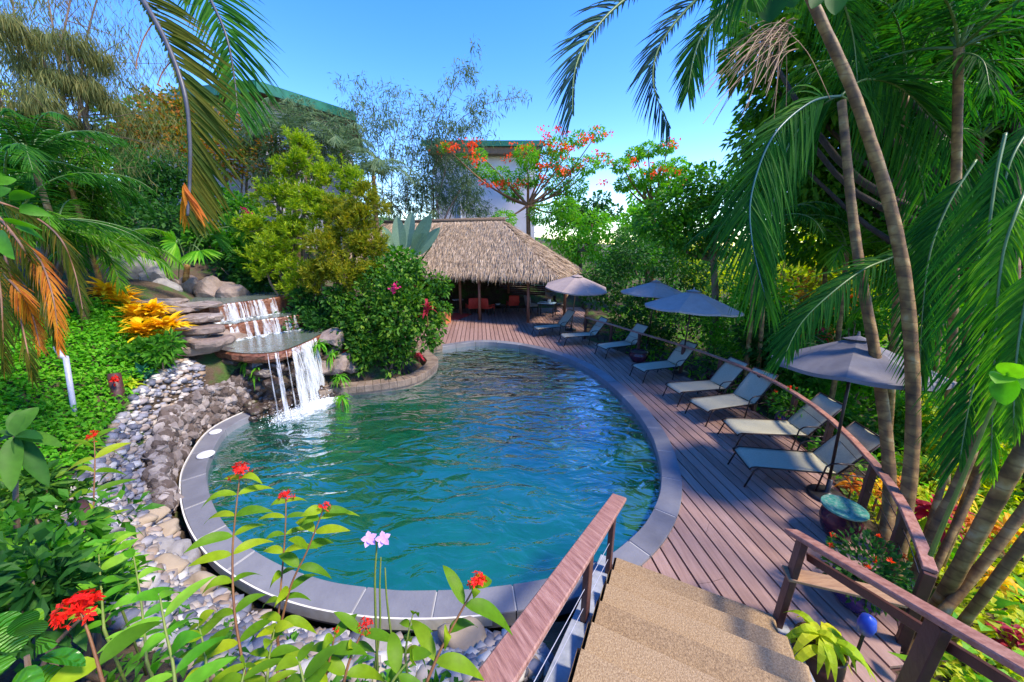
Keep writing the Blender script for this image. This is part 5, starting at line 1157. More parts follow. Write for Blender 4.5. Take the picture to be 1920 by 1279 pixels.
for p, tt, lab, mt, L in (((1755,955),5.0,'red spiked plant standing upright behind the leaning stems','redti',.55),((1830,985),4.6,'orange red strap leaved plant right of the red spikes','orangeleaf',.45),((1890,990),4.4,'yellow leaved croton at the right edge','croton',.4),
   ((1800,930),5.4,'small croton with yellow flames between the leaning stems','croton',.35),((1870,1080),4.1,'orange and yellow croton above the handrail end','croton',.35),((1905,1195),3.6,'red and green croton in the bottom right corner','redti',.3),((1690,905),5.4,'orange croton behind the railing right of the nearest lounger','orangeleaf',.3),
   ((1600,905),5.6,'rust red leaf tuft between the nearest lounger and its umbrella pole','orangeleaf',.35),((1530,625),10.6,'deep red curled leaves in front of the slate umbrella edge','redti',.6),((1650,915),5.2,'small yellow croton beside the second ringed trunk','croton',.28),((1590,560),12,'orange flowering plant far behind the slate umbrella','orangeleaf',.8),((1660,930),4.9,'orange tipped sprig at the railing foot','orangeleaf',.22)):
    rosette(lab, T(*p, tt), 26, L, L*.16, LM[mt], group='crotons and cordylines in the right undergrowth')
for p, tt, L, lab in (((1885,705),2.7,.24,'pale round leaf lit by the sun at the right edge'),):
    t = thing('broad_leaf_plant', lab, 'plant', T(*p, tt) + (0,0,-1.4)); m = MB(); q = T(*p, tt)
    for a, LL in ((0.2,L),(1.7,L*.8),(3.1,L*.7),(4.6,L*.8)): leafset(m, q[None], np.array((math.cos(a)*.8, -.35, math.sin(a)*.8))[None], (tocam(q) + rng.normal(0,.25,3))[None], LL, LL*.8, 10, .25, .3, 'oval')
    part(m, 'foliage', LM['bright'], t, True); m = MB(); m.tube([q + (.1,.1,-1.8), q], [.02,.01], 6); part(m, 'stem', LM['stemgreen'], t)
# low undergrowth on the ground at the right and far back: countless
def cover(label, name, poly, n, L, Wd, m_leaf, prof='lance', hi=.25, cat='ground cover', dens=None, dr=.5):
    P = np.array(poly); lo, h_ = P.min(0), P.max(0); q = rng.uniform(lo, h_, (n*3,2)); q = q[inside(q[:,0], q[:,1], P) & ~inside(q[:,0], q[:,1], offs(.5)) & ~inside(q[:,0], q[:,1], DECK) & ~(inside(q[:,0], q[:,1], SL) & (q[:,1] > 2.9))][:n]
    k = len(q); z = zg(q[:,0], q[:,1]) + rng.uniform(0, hi, k)**1.0; m = MB(); d = rdir(k, .8)
    leafset(m, np.column_stack((q, z)), d, np.tile((0,0,1.),(k,1)) + rng.normal(0,.4,(k,3)), L*rng.uniform(.6,1.3,k), Wd*rng.uniform(.7,1.2,k), 2, dr, .15, prof)
    o = m.build(name, m_leaf, None, False, 'stuff'); return tag(o, label, cat, None, 'stuff')
cover('leafy undergrowth covering the ground outside the deck railing', 'undergrowth', [(3.3,2.1),(5.2,3.3),(6.2,6),(6.1,8.5),(4.6,12),(4.2,15),(8,24),(26,26),(24,6),(12,0),(5,-1),(2.6,.4)], 15000, .26, .11, LM['bright'], hi=.5)
cover('sunlit lime ground leaves around the leaning palm stems', 'low_undergrowth', [(3.4,2.0),(5.2,3.2),(6.2,5.6),(9,6.5),(9.5,2),(7,-.5),(3.6,-.3),(2.7,.8)], 11000, .17, .07, LM['lime'], hi=.35)
cover('mixed dark leaves covering the slope behind the pavilion', 'ground_leaves', [(5,17),(4.6,23.5),(-7,24),(-12,17),(-30,24),(-30,40),(30,40),(26,26)], 9000, .5, .22, LM['mid'], hi=1.0)

# ------------------------------------------------------------------ back: bamboos, palms, flame trees
def bamboo(label, stems, n, L, Wd, m_leaf, hang=.5, spread=.5, name='bamboo', cat='bamboo', start=.35, rr=.035):
    b = np.array(stems[0][0], float); t = thing(name, label, cat, b); mb = MB(); lf = MB()
    for st in stems:
        P = spline(st, 8); mb.tube(P, np.linspace(rr, rr*.25, len(P)), 6); q = n//len(stems); s = rng.uniform(start,1,q)**.8*(len(P)-1); i = s.astype(int).clip(0,len(P)-2); p = P[i] + (P[i+1]-P[i])*(s-i)[:,None]
        tw = rng.integers(0, 26, q); g = np.random.default_rng(rng.integers(1e9)); tc = P[g.integers(int(start*len(P)), len(P), 26)] + g.normal(0,spread,(26,3))*(1,1,.7)
        p = tc[tw] + rng.normal(0,spread*.34,(q,3)); d = rdir(q) + (0,0,-hang); leafset(lf, p, d, rdir(q,.8), L*rng.uniform(.6,1.2,q), Wd, 2, .3, .1, 'lance')
        for c in tc[:14]: k = min(range(len(P)), key=lambda j: np.linalg.norm(P[j]-c)); mb.tube([P[max(k-2,0)], c], [rr*.25,rr*.1], 4, False)
    part(lf, 'foliage', m_leaf, t); part(mb, 'culms', M['bark'], t, True); return t
def st(Y, *pts): return [D(px, py, Y) for px, py in pts]
bamboo('grey green bamboo with loose crown standing between the hillside house and the thatched roof', [st(24,(720,400),(715,330),(705,240),(695,170)),st(24.5,(735,400),(735,320),(745,240),(760,180)),st(24,(700,400),(690,330),(675,250),(668,190)),st(24,(760,400),(765,350),(775,280),(770,240))], 4600, .34, .05, LM['bamboo'], spread=.7)
bamboo('taller bamboo arching right above the white house roof', [st(24,(800,400),(802,330),(815,240),(850,170),(880,130)),st(24,(810,400),(812,330),(840,250),(900,200),(975,182)),st(24.4,(790,400),(795,340),(800,270),(815,210)),st(24,(815,400),(830,340),(850,270),(890,235))], 3600, .36, .055, LM['bamboo'], spread=.62, start=.4)
bush('dense bamboo foliage low in front of the white house', pxs([(800,375,24.5,45),(850,370,25,46),(760,365,24.5,40),(720,375,24.5,45),(870,335,25,30),(815,300,24.5,30),(830,340,24.5,34),(790,340,24.5,34),(890,385,24.5,28),(855,310,24,26),(880,350,24,28),(905,395,24,26)]), 9500, .34, .06, LM['bamboo'], 'bamboo', 'bamboo', prof='lance', droop=.5)
PG = 'feathery palms before the hillside house'
for lab, p, Y, b0, nf, L, mt in (('feathery palm before the arched hood of the hillside house', (545,260), 18.5, (545,400), 14, 2.6, 'bamboo'), ('drooping palm right of the hillside house roof corner', (640,285), 19, (640,420), 13, 2.4, 'bamboo'), ('grey green palm arching low beside the bamboo', (700,330), 18, (705,440), 12, 2.2, 'bamboo')):
    c = D(*p, Y); b = D(*b0, Y); b[2] = zg1(b[0], b[1]); palm(lab, b, c, nf, L, LM[mt], LM['greenrib'], 'palm', PG, (.13,.09), leafL=.7, n=30, wd=.05, bend=1.9, el=(.3,1.35))
# flame trees
def flame(label, fork, base, tips, Y, nl, fl, r=.16):
    base = D(*base, Y); base[2] = zg1(base[0], base[1]); cl = [(D(px, py, Y+rng.uniform(-1,1)), rp*Y/FPX) for px, py, rp in tips]
    ff = []
    for px, py, rp, k in fl:
        for _ in range(k): ff.append(D(px + rng.normal(0,rp), py + rng.normal(0,rp*.45), Y + rng.uniform(-1.4,.4)))
    return tree(label, base, D(*fork, Y), cl, nl*5, .24, .085, LM['bright'], r, 'flame_tree', 'tree', 'flame trees', 'lance', LM['stemred'], (LM['flame'], ff, .19, 12), branches=len(cl), bow=.03)
flame('spreading flame tree with red blossom in front of the white house', (990,385), (990,430), [(835,275,8),(870,300,14),(905,320,18),(940,330,20),(960,360,20),(990,330,24),(1020,300,22),(1045,275,20),(1085,260,16),(1120,250,14),(1060,310,22),(1100,310,20),(1040,345,24),(1080,350,22),(1130,300,14),(985,290,20),(945,410,20),(1015,400,26),(1060,390,24),(900,290,12)], 24, 2300,
      [(838,275,12,9),(870,285,16,6),(900,305,14,5),(945,345,18,12),(960,285,18,5),(1030,272,20,12),(1015,300,18,5),(1050,250,16,6),(1090,258,16,6),(1130,250,12,4),(1075,320,18,7),(1110,300,16,4),(1135,345,10,3),(1010,340,14,4),(915,260,12,0),(880,270,14,5),(1060,280,14,5)])
flame('smaller flame tree with sparse red blossom left of the leafy tree', (1225,390), (1225,470), [(1165,310,14),(1190,290,16),(1215,280,16),(1250,275,14),(1270,310,16),(1240,320,18),(1200,335,20),(1170,345,16),(1285,330,14),(1225,350,22),(1255,355,18)], 22, 1300,
      [(1245,320,12,8),(1270,330,12,6),(1210,300,12,3),(1260,270,8,3),(1180,310,8,2),(1285,345,8,3)])
# vines over the hillside house and bushes before it
bush('orange and green vine hiding the left end of the hillside house', pxs([(265,225,20,36),(305,215,20,40),(340,205,20,36),(285,260,19.5,40),(330,250,19.5,42),(245,255,20,28),(350,280,19,40)]), 5200, .24, .11, LM['vine'], 'climbing_vine', 'vine', sub=10)
bush('orange flowered vine under the house eave right of the big hanging frond', pxs([(420,235,20,34),(450,280,19.5,36),(480,300,19,34),(470,250,19.5,32),(510,270,19,30),(430,300,19,36),(500,330,18.5,28),(400,270,19.5,30)]), 3600, .22, .10, LM['vine'], 'climbing_vine', 'vine', sub=9)
bush('feathery grey green growth covering the pale wall of the hillside house', pxs([(500,225,19.2,30),(560,215,19.4,30),(620,240,19.4,28),(600,290,19,34),(520,270,19,32),(550,300,18.8,34),(640,290,19,26),(470,260,19.2,26),(500,320,18.5,30)]), 6500, .34, .05, LM['bamboo'], 'creeper', 'creeper', prof='lance', droop=.5, sub=9)
bush('grey green leafy bush in the gap below the orange vine at the left', pxs([(240,310,17,46),(290,330,17,50),(330,320,17,44),(250,360,16.5,44),(310,375,16.5,46),(215,350,17,36),(345,360,17,34)]), 4200, .24, .10, LM['dark'], sub=9)
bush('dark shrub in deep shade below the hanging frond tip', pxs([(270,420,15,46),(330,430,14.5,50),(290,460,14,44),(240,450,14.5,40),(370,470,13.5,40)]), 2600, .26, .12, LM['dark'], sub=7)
bush('broad leaved shrub with a pink flower left of the yellow conifer', pxs([(420,390,14,36),(450,400,13.5,36),(400,440,13.5,38),(440,450,13,38),(470,430,13,30),(460,480,12.8,34),(500,510,12.6,40)]), 3000, .26, .13, LM['mid'], flowers=(LM['pinkflower'], [D(460,405,12.9), D(462,396,12.9), D(458,412,12.9), D(464,400,12.9)], .16))
bush('dark shrub added for the black shade above the top ledge of the waterfall', pxs([(455,520,12.4,34),(490,530,12.2,34),(430,500,12.6,30),(500,500,12.4,30)]), 2400, .2, .09, LM['dark'], base=D(475,560,12.4))  # added shrub: its dark leaves stand in for a black shade shape
# yellow green conifers
tufts('tall yellow green feathery conifer left of the thatched roof', pxs([(562,268,12.6,30),(575,300,12.5,38),(545,330,12.5,38),(600,340,12.5,40),(520,380,12.3,48),(570,390,12,54),(500,430,12,46),(550,450,11.8,58),(520,500,11.6,50),(570,530,11.5,48),(610,400,12.2,40),(655,330,12.8,28),(660,365,12.7,34),(500,470,11.8,36)]), 2600, .17, .030, LM['yellowgreen'], D(560,590,11.7))
tufts('golden olive feathery conifer leaning towards the thatched roof', pxs([(690,390,11.6,40),(670,430,11.4,48),(620,460,11.2,46),(690,470,11.2,40),(640,510,11,48),(600,520,11,40),(680,520,11,36),(640,400,11.7,36)]), 1900, .17, .030, LM['olive'], D(640,590,11.2))
# traveller's palm blades in front of the roof
t = thing('banana_plant', 'fan of stiff grey green banana blades before the left end of the thatched roof', 'plant', D(760,560,14)); c = D(755,520,14); m = MB()
for px, py, w_ in ((722,430,.45),(745,412,.5),(770,405,.45),(800,408,.5),(815,430,.4),(705,455,.4),(790,440,.4)):
    e = D(px, py, 14+rng.uniform(-.4,.4)); leafset(m, (c*.55+e*.45)[None], (e-c)[None], tocam(c)[None] + rng.normal(0,.4,(1,3)), np.linalg.norm(e-c)*.72, w_, 7, .12, .35, 'oval')
part(m, 'foliage', LM['greyleaf'], t); m = MB()
for k in range(6): m.tube([D(755,580,14), c + rng.normal(0,.1,3), D(700+22*k,460,14)], [.05,.04,.02], 6)
part(m, 'stem', LM['greenrib'], t)
bush('green leafy shrub between the conifers and the pavilion post', pxs([(720,500,13,34),(760,500,13,32),(735,540,12.6,36)]), 1500, .22, .10, LM['mid'])
# planted bed on the peninsula
pos = [D(740,540,9.9), D(743,536,9.9), D(737,545,9.9), D(650,580,10.0), D(700,575,9.7)]
bush('round glossy shrub with pink flowers on the bed reaching into the pool', pxs([(720,545,10.6,52),(770,540,10.8,44),(690,590,10.3,52),(750,590,10.2,56),(800,570,10.6,36),(650,620,10.2,46),(710,640,9.9,50),(770,630,9.9,44),(810,610,10.4,26),(680,660,9.8,38),(740,665,9.8,34),(632,690,9.7,26),(822,535,10.8,24),(705,505,11.1,26),(778,505,11.1,24),(640,560,10.6,28),(812,640,10,20)]), 10500, .17, .095, LM['shrub'], sub=22, csz=.40, flowers=(LM['pinkflower'], pos[:3], .11), base=D(735,700,9.9))
bush('dark leafy shrub under the conifer beside the waterfall', pxs([(570,570,11,40),(610,590,10.8,44),(650,570,11,38),(590,620,10.3,34),(640,640,10,30),(555,600,10.8,28)]), 3600, .18, .09, LM['dark'])
rosette('magenta red cordyline above the right side of the round shrub', D(800,572,9.9), 22, .42, .08, LM['pinkflower'] if False else LM['redti'], 'cordyline', up=1.6, stem=.5)
rosette('maroon leaf tuft low on the peninsula bed', D(785,668,9.7), 20, .32, .06, LM['redti'], 'cordyline', stem=.2)
rosette('pinkish leaf tuft at the left of the round shrub', D(652,655,9.7), 18, .34, .06, LM['redti'], 'cordyline', stem=.2)
FG = 'ferns round the waterfall'
for p, z_, lab in (((628,715),.45,'small fern hanging over the curb right of the falls'),((632,755),.1,'lime fern at the water line right of the falls'),((615,670),.9,'fern tuft on the rim right of the falls'),((450,690),1.05,'green fern hanging from the left part of the basin lip'),((470,700),.95,'second fern under the basin lip beside the first falling strand'),((590,650),1.3,'tiny fern at the top of the widest fall')):
    c = G(*p, z_); rosette(lab, c + (0,.25,0), 30, .34, .05, LM['bright'], 'fern', 'fern', FG, .7, 1.0, .1)
mb = None
# fan palm by the rocks
t = thing('fan_palm', 'fan palm with split hand shaped leaves over the rock heap', 'palm', D(345,520,11)); c0 = D(345,470,11)
for k, (px, py) in enumerate(((330,455),(375,470),(315,520),(335,530),(400,440),(300,480),(430,425))):
    c = D(px, py, 10.8 + .15*k); n_ = 15; ax = nz(c - c0 + np.array((0,-.5,-.25))); sd_ = nz(np.cross(ax, tocam(c))); a = np.linspace(-1.5,1.5,n_); m = MB()
    d = np.cos(a)[:,None]*ax + np.sin(a)[:,None]*sd_; leafset(m, np.repeat(c[None],n_,0), d, np.tile(tocam(c),(n_,1)) + rng.normal(0,.15,(n_,3)), .62, .085, 4, .35, .3, 'lance'); f = part(m, 'frond', LM['bright'] if k < 4 else LM['mid'], t)
    m = MB(); m.tube(spline([c0 + (0,0,-.5), (c0+c)/2 + np.array((0,0,.15)), c], 4), .014, 5); part(m, 'rib', LM['greenrib'], f)
trunk(t, [D(345,560,11), c0 + (0,0,-.4)], (.09,.07))

# ------------------------------------------------------------------ left side
t = thing('coconut_palm', 'palm outside the left edge whose big arching frond hangs with an orange dry tip', 'palm', (-4.2,-1.6,2.6)); cr = T(150,-220,3.1)
trunk(t, [(-4.2,-1.6,2.3), (-4.0,-1.0,4.2), (-3.4,.4,5.6), cr], (.14,.10))
rb = [cr, T(200,-110,3.0), T(262,-10,2.9), T(310,75,2.9), T(345,170,2.9), T(356,260,2.95), T(356,340,3.0), T(352,405,3.0)]
frond(t, rb, .5, LM['dryfrond'], LM['darkrib'], 120, .036, hint=tocam(rb[4]), sides=(-1,1), grav=.12, ang=30, r0=.024, lmul=(1.1,.10), tip=.12, droop=.18, ribtip=.012)
rb2 = [cr, T(270,-160,3.3), T(355,-70,3.3), T(395,0,3.3), T(425,70,3.3), T(440,150,3.35), T(445,205,3.35)]
frond(t, rb2, .5, LM['palm'], LM['darkrib'], 90, .03, hint=tocam(rb2[4]), sides=(-1,1), grav=.05, ang=32, lmul=(1.2,.75), r0=.024)
m = MB(); p = T(352,375,3.0); nn_ = 30; a = np.linspace(-.42,.55,nn_); d = np.stack((np.sin(a)*1.0, 0*a, -np.cos(a)), 1); leafset(m, np.repeat(p[None],nn_,0) + np.stack((0*a, rng.normal(0,.01,nn_), rng.uniform(-.02,.14,nn_)), 1), d, np.tile(tocam(p),(nn_,1)) + rng.normal(0,.3,(nn_,3)), rng.uniform(.2,.32,nn_), .024, 5, 0, .2, 'lance'); part(m, 'dry_tip', LM['orangeleaf'], t)
m = MB(); 
for pts in ([(285,45,2.9),(268,75,2.9),(257,110,2.9),(255,130,2.9)],[(325,110,2.9),(305,135,2.9),(295,160,2.9)]): m.tube(spline(TT(pts), 5), .005, 4)
part(m, 'thread', LM['brownrib'], t)
# feathery bamboo in the upper left corner
def stt(t_, *pts): return [T(px, py, t_) for px, py in pts]
S_L = [stt(8.5,(95,520),(100,350),(105,200),(120,60),(160,-120)), stt(8.8,(60,520),(50,350),(45,200),(30,60),(10,-120)), stt(9,(140,520),(150,330),(150,180),(165,60),(210,-90)), stt(8.2,(20,520),(15,360),(0,200),(-10,20)), stt(9.2,(115,500),(130,300),(110,120),(80,-60)), stt(8.6,(165,430),(165,300),(165,180),(170,100))]
for s in S_L: s[0][2] = zg1(s[0][0], s[0][1])
bamboo('tall feathery bamboo with drooping olive leaves in the upper left corner', S_L, 11000, .24, .017, LM['drooping'], hang=1.3, spread=.7, start=.42, rr=.05)
bush('pale drooping sprays of the left corner against the sky', pxs([(50,120,9.4,34),(110,130,9.4,36),(165,160,9.6,30),(40,210,9,40),(130,70,9.4,30),(25,50,9,34),(90,190,9,34),(185,110,9.8,24),(150,230,9.6,26),(200,190,9.8,22),(75,70,9.6,24)]), 10000, .24, .015, LM['drooping'], 'bamboo', 'bamboo', prof='lance', up=-1.1, droop=.5, sub=14, csz=.42, base=(-12.2,10,2.8), stems=5)
for lab, p, tt, nf, L, mt in (('areca palm with dark arching fronds at the left edge', (60,300), 6.5, 16, 1.6, 'palm'), ('areca palm with lighter fronds left of the grey bush', (130,340), 8.0, 15, 1.5, 'palm'), ('low areca palm behind the ground cover at the left', (110,440), 7.0, 15, 1.5, 'palmbright'), ('dense dark areca at the foot of the left bamboo', (25,420), 6.0, 12, 2.0, 'palm'), ('yellowish areca palm above the croton bushes', (200,470), 8.6, 11, 1.6, 'palmbright')):
    c = T(*p, tt); palm(lab, (c[0]-.1, c[1]+.1, zg1(c[0], c[1])), c, nf, L, LM[mt], LM['greenrib'], 'areca_palm', 'areca palms on the left slope', (.06,.045), leafL=.45, n=36, wd=.032, el=(-.1,1.2))
t = thing('dry_palm', 'drooping palm at the left edge with orange brown drying frond tips', 'palm', (-7.0,3.0,1.6)); cr = T(-60,370,4.4); trunk(t, [(-7.0,3.0,1.5), T(-90,600,4.4), cr], (.09,.07))
for pts, L, mt in (([(-10,400),(40,460),(70,520),(92,580),(105,640)],.32,'dryfrond'),([(-10,430),(15,500),(35,580),(50,650),(62,710)],.3,'dryfrond'),([(0,380),(70,410),(115,450),(140,510),(155,580)],.32,'dryfrond'),([(-20,450),(0,540),(5,620),(8,690)],.28,'dryfrond'),([(0,500),(35,545),(60,590),(75,650)],.3,'orangeleaf'),([(10,430),(70,480),(100,560),(110,650)],.3,'orangeleaf')):
    rb = [cr] + [T(x, y, 4.3 + .1*rng.normal()) for x, y in pts]; frond(t, rb, L, LM[mt], LM['brownrib'], 54, .019, hint=tocam(rb[2]), grav=1.0, r0=.016, s0=.2, droop=.4)
t = thing('broad_leaf_plant', 'bright green broad leaved plant cut by the left edge above the drying fronds', 'plant', T(-30,700,3.0)); c = T(-25,420,3.0); m = MB()
for px, py, L, w_ in ((45,345,.26,.13),(75,385,.24,.12),(30,410,.26,.13),(10,450,.26,.13),(60,430,.22,.1),(10,300,.26,.13),(-10,340,.3,.14)):
    e = T(px, py, 3.0+rng.normal(0,.15)); leafset(m, (c*.4+e*.6)[None], (e-c)[None], tocam(e)[None] + rng.normal(0,.4,(1,3)), L, w_, 8, .5, .35, 'oval')
part(m, 'foliage', LM['mid'], t, True); m = MB(); m.tube(stt(3.0,(-40,760),(-30,560),(-25,420)), [.03,.02,.015], 7); part(m, 'stem', LM['stemgreen'], t)
t = thing('broad_leaf_plant', 'dark glossy long leaved plant at the left edge below the white pipe', 'plant', T(20,1000,2.4)); c = T(28,818,2.4); m = MB()
for px, py, L, w_ in ((65,735,.30,.10),(30,740,.28,.08),(125,812,.34,.085),(110,790,.28,.07),(95,905,.34,.10),(10,905,.32,.10),(-40,830,.3,.10),(-20,760,.3,.09),(60,880,.28,.07)):
    e = T(px, py, 2.4+rng.normal(0,.1)); leafset(m, c[None], (e-c)[None], (tocam(e)*.6 + np.array((0,0,.8)))[None], L, w_, 10, .3, .35, 'oval')
part(m, 'foliage', LM['shrub'], t, True); m = MB(); m.tube(stt(2.4,(40,1100),(30,960),(28,818)), [.018,.014,.01], 7); part(m, 'stem', M['bark'], t)
bush('dense dark green bamboo foliage between the left palms', pxs([(30,290,9,44),(90,270,9.2,44),(150,300,9.2,40),(60,350,8.8,46),(130,370,9,44),(180,380,9.2,34),(100,420,8.6,40),(20,400,8.6,40)]), 7000, .26, .045, LM['canopy'], 'bamboo', 'bamboo', prof='lance', droop=.5, sub=9, base=(-11,8.5,2.6))
CG = 'yellow crotons above the waterfall stones'
for p, tt, lab in (((205,560),8.6,'yellow croton nearest the left palms'),((235,575),8.4,'golden croton below the grey rock heap'),((262,605),8.0,'large yellow croton in the middle of the row'),((292,600),8.1,'croton with orange and yellow leaves left of the flagstones'),((318,628),7.7,'rightmost croton with rusty lower leaves beside the flagstones'),((275,635),7.6,'low orange croton at the front of the row')):
    rosette(lab, T(*p, tt) + (0,0,.22), 70, .52, .12, LM['croton'], 'croton', 'croton', CG, .8, .35, .35)
rosette('dark teal strap leaved plant on the edge of the pebbles', T(268,700,6.9), 30, .38, .07, LM['teal'], 'strap_plant', up=1.2, droop=.3)
rosette('teal strap plant lower on the pebble edge beside a red flower', T(196,835,5.6), 22, .30, .05, LM['teal'], 'strap_plant', up=1.2, droop=.3)
rosette('pale lime plant right of the brown stump', T(243,720,6.6), 46, .32, .07, LM['lime'], 'lime_plant', up=.9)
t = thing('tree_stump', 'dark brown stump with a red flower between green plants on the slope', 'stump', T(218,770,6.3)); m = MB(); m.tube(stt(6.3,(222,790),(220,740),(214,700)), [.12,.10,.085], 10); part(m, 'trunk', M['darkwood'], t, True); p = T(217,712,6.15); m = MB(); leafset(m, np.repeat(p[None],26,0)+rng.normal(0,.03,(26,3)), rdir(26,.3), rdir(26), .08, .04, 2); part(m, 'flower', LM['redflower'], t)
bush('grey green shrub on the slope left of the flagstones', [(T(300,650,7.3),(.35,.3,.3)),(T(260,665,7.2),(.35,.3,.3))], 700, .2, .08, LM['mid'])
GC_ = [tuple(GT(*p)[:2]) for p in ((335,650),(310,700),(262,735),(210,800),(180,860),(120,930),(60,1010),(-200,1010),(-350,700),(40,590),(230,570))]
cover('vivid green leafy ground cover on the bank left of the pebbles', 'ground_cover', GC_, 15000, .12, .06, LM['grass'], 'oval', .22)
# ------------------------------------------------------------------ foreground: stemmed plants with red flower heads
def flowerhead(c, r, n, up):
    n = int(n*.5); m = MB(); d = nz(rdir(n) + np.asarray(up)*.75); r = r*rng.uniform(.5, 1.02, n); b = np.repeat(np.asarray(c, float)[None], n, 0); leafset(m, b, d, rdir(n), r*.8, r*.06, 2, 0, 0, 'straw')
    for k in range(4):
        u = nz(np.cross(d, rdir(1)[0]) if k == 0 else np.cross(d, u)); leafset(m, b + d*(r*.8*.99)[:,None], u + d*.35, d, r*.34, r*.20, 2, .1, 0, 'oval')
    return m
def stemplant(label, pts, pairs, L, w_, m_leaf, flower=None, group=None, m_stem=None, r=.0058, droop=.45, fr=.05, fn=60, name='ixora', hint=None, cat='flowering plant'):
    P = spline(TT(pts), 10); base = P[0].copy(); gz = zg1(base[0], base[1]); t = thing(name, label, cat, (base[0], base[1], gz), 0, group)
    m = MB(); Q = np.vstack(([[base[0], base[1], min(gz-.05, base[2])]], P)) if base[2] > gz else P; m.tube(Q, np.linspace(r*1.3, r*.6, len(Q)), 7); part(m, 'stem', m_stem or LM['stemred'], t, True)
    m = MB(); N_ = len(P); tg = nz(np.gradient(P, axis=0))
    for k, s in enumerate(pairs):
        i = min(int(s*(N_-1)), N_-1); a = (0 if k % 2 == 0 else 1.15) + rng.normal(0,.3); x = np.array((1,.15,0.)); y = nz(np.cross(tg[i], x)); x = np.cross(y, tg[i])
        for sg in (-1, 1):
            d = sg*(x*math.cos(a) + y*math.sin(a)) + tg[i]*rng.uniform(.25,.7); l_ = 1.32*L*rng.uniform(.7,1.1)*(1 if s < .93 else .75)
            leafset(m, P[i][None], d[None], (tg[i]*.6 + tocam(P[i])*.9 + rng.normal(0,.15,3))[None], l_, (.92*w_ if L < .19 else .85*w_)*rng.uniform(.75,1.1), 9, droop*rng.uniform(.6,1.7), .28, 'lance')
    part(m, 'leaves', m_leaf, t, True)
    if flower is not None: part(flowerhead(P[-1] + tg[-1]*.01, fr, fn, tg[-1]), 'flower', flower, t)
    return t
XG = 'red flowered plants in the foreground bed'
pr_ = lambda a, n: list(np.linspace(a, .97, n))
stemplant('tallest red flowered plant in the foreground bed, in front of the pool', [(462,1279,1.9),(440,1150,2.0),(436,1040,2.1),(442,960,2.15),(450,890,2.2)], pr_(.04,9), .21, .07, LM['ixleaf'], LM['redflower'], XG, fr=.075)
stemplant('second red flowered plant with a long bare stem and two blossom tufts', [(520,1270,2.1),(522,1160,2.2),(530,1060,2.3),(535,990,2.35),(536,935,2.4)], pr_(.1,8), .19, .06, LM['ixleaf'], LM['redflower'], XG, fr=.06)
stemplant('red flowered plant leaning right over the coping of the pool', [(520,1200,2.15),(545,1100,2.2),(575,1035,2.25),(595,985,2.3),(606,955,2.3)], pr_(.1,7), .21, .075, LM['ixleaf'], LM['redflower'], XG, fr=.05, fn=40)
stemplant('red flowered plant before the wide handrail with drooping broad leaves', [(800,1279,1.5),(830,1210,1.55),(868,1140,1.6),(890,1100,1.62)], pr_(.2,4), .2, .08, LM['ixleaf'], LM['redflower'], XG, fr=.06, fn=60)
stemplant('plant with the large spiky scarlet flower head at the lower left', [(210,1340,1.35),(190,1270,1.36),(170,1200,1.38),(152,1150,1.4)], [.15,.45], .2, .09, LM['ixleaf'], LM['redflower'], XG, fr=.085, fn=120)
stemplant('low plant with one red tuft under the pale orchid', [(640,1300,1.6),(655,1240,1.65),(672,1200,1.7),(684,1178,1.72)], [.2,.5,.8], .17, .06, LM['ixleaf'], LM['redflower'], XG, fr=.045, fn=45)
stemplant('short plant with a small pinkish red bud left of the orchid stems', [(600,1320,1.6),(615,1250,1.62),(628,1190,1.65)], [.1,.4,.7,.9], .16, .06, LM['ixleaf'], LM['redflower'], XG, fr=.03, fn=20)
stemplant('plant with a red flower at the left margin of the pebble slope', [(176,1000,3.0),(176,930,3.2),(178,860,3.4),(176,820,3.5)], pr_(.1,7), .26, .08, LM['ixleaf'], LM['redflower'], XG, fr=.07)
LG_ = 'leafy stems without flowers in the foreground bed'
for lab, pts, k, L in (('leafy green stem left of the mauve boulder', [(275,1240,1.9),(270,1180,2.0),(262,1110,2.1),(250,1040,2.2)], 6, .2), ('broad leaved stem at the bottom between the scarlet head and the tallest plant', [(330,1320,1.5),(325,1250,1.55),(310,1180,1.6),(300,1120,1.65)], 6, .22), ('leafy stem beside the fallen dry grass', [(390,1300,1.7),(385,1230,1.75),(372,1170,1.8)], 5, .2),
   ('big leaf sprig cut by the bottom edge left of the handrail', [(720,1330,1.3),(735,1280,1.32),(770,1235,1.35)], 4, .2), ('lime sprig at the bottom edge below the red tuft', [(560,1340,1.4),(570,1290,1.42),(560,1240,1.45)], 4, .19), ('low green sprig on the pebbles near the beige boulders', [(220,1120,2.4),(215,1060,2.5),(200,1010,2.6)], 6, .22),
   ('leafy stem with upright leaves beside the brown post stump', [(195,1180,2.0),(190,1110,2.1),(185,1040,2.2)], 6, .2), ('small sprig right of the tallest plant with one orange yellow leaf', [(500,1290,1.8),(505,1230,1.85),(515,1180,1.9)], 5, .17), ('sprig of narrow leaves at the bottom edge under the tallest plant', [(430,1340,1.5),(450,1290,1.55),(460,1250,1.6)], 4, .2), ('short sprig on the pebble bed right of the pale orchid', [(760,1230,2.0),(765,1190,2.05),(775,1150,2.1)], 4, .15)):
    stemplant(lab, pts, pr_(.1,k), L*.85, L*.32, LM['ixleaf'] if k != 6 else LM['bright'], None, LG_, LM['stemgreen'], name='leafy_plant', cat='plant')
t = thing('broad_leaf_plant', 'cluster of glossy quilted leaves in the lower left corner', 'plant', T(60,1330,1.3)); c = T(50,1230,1.3); m = MB()
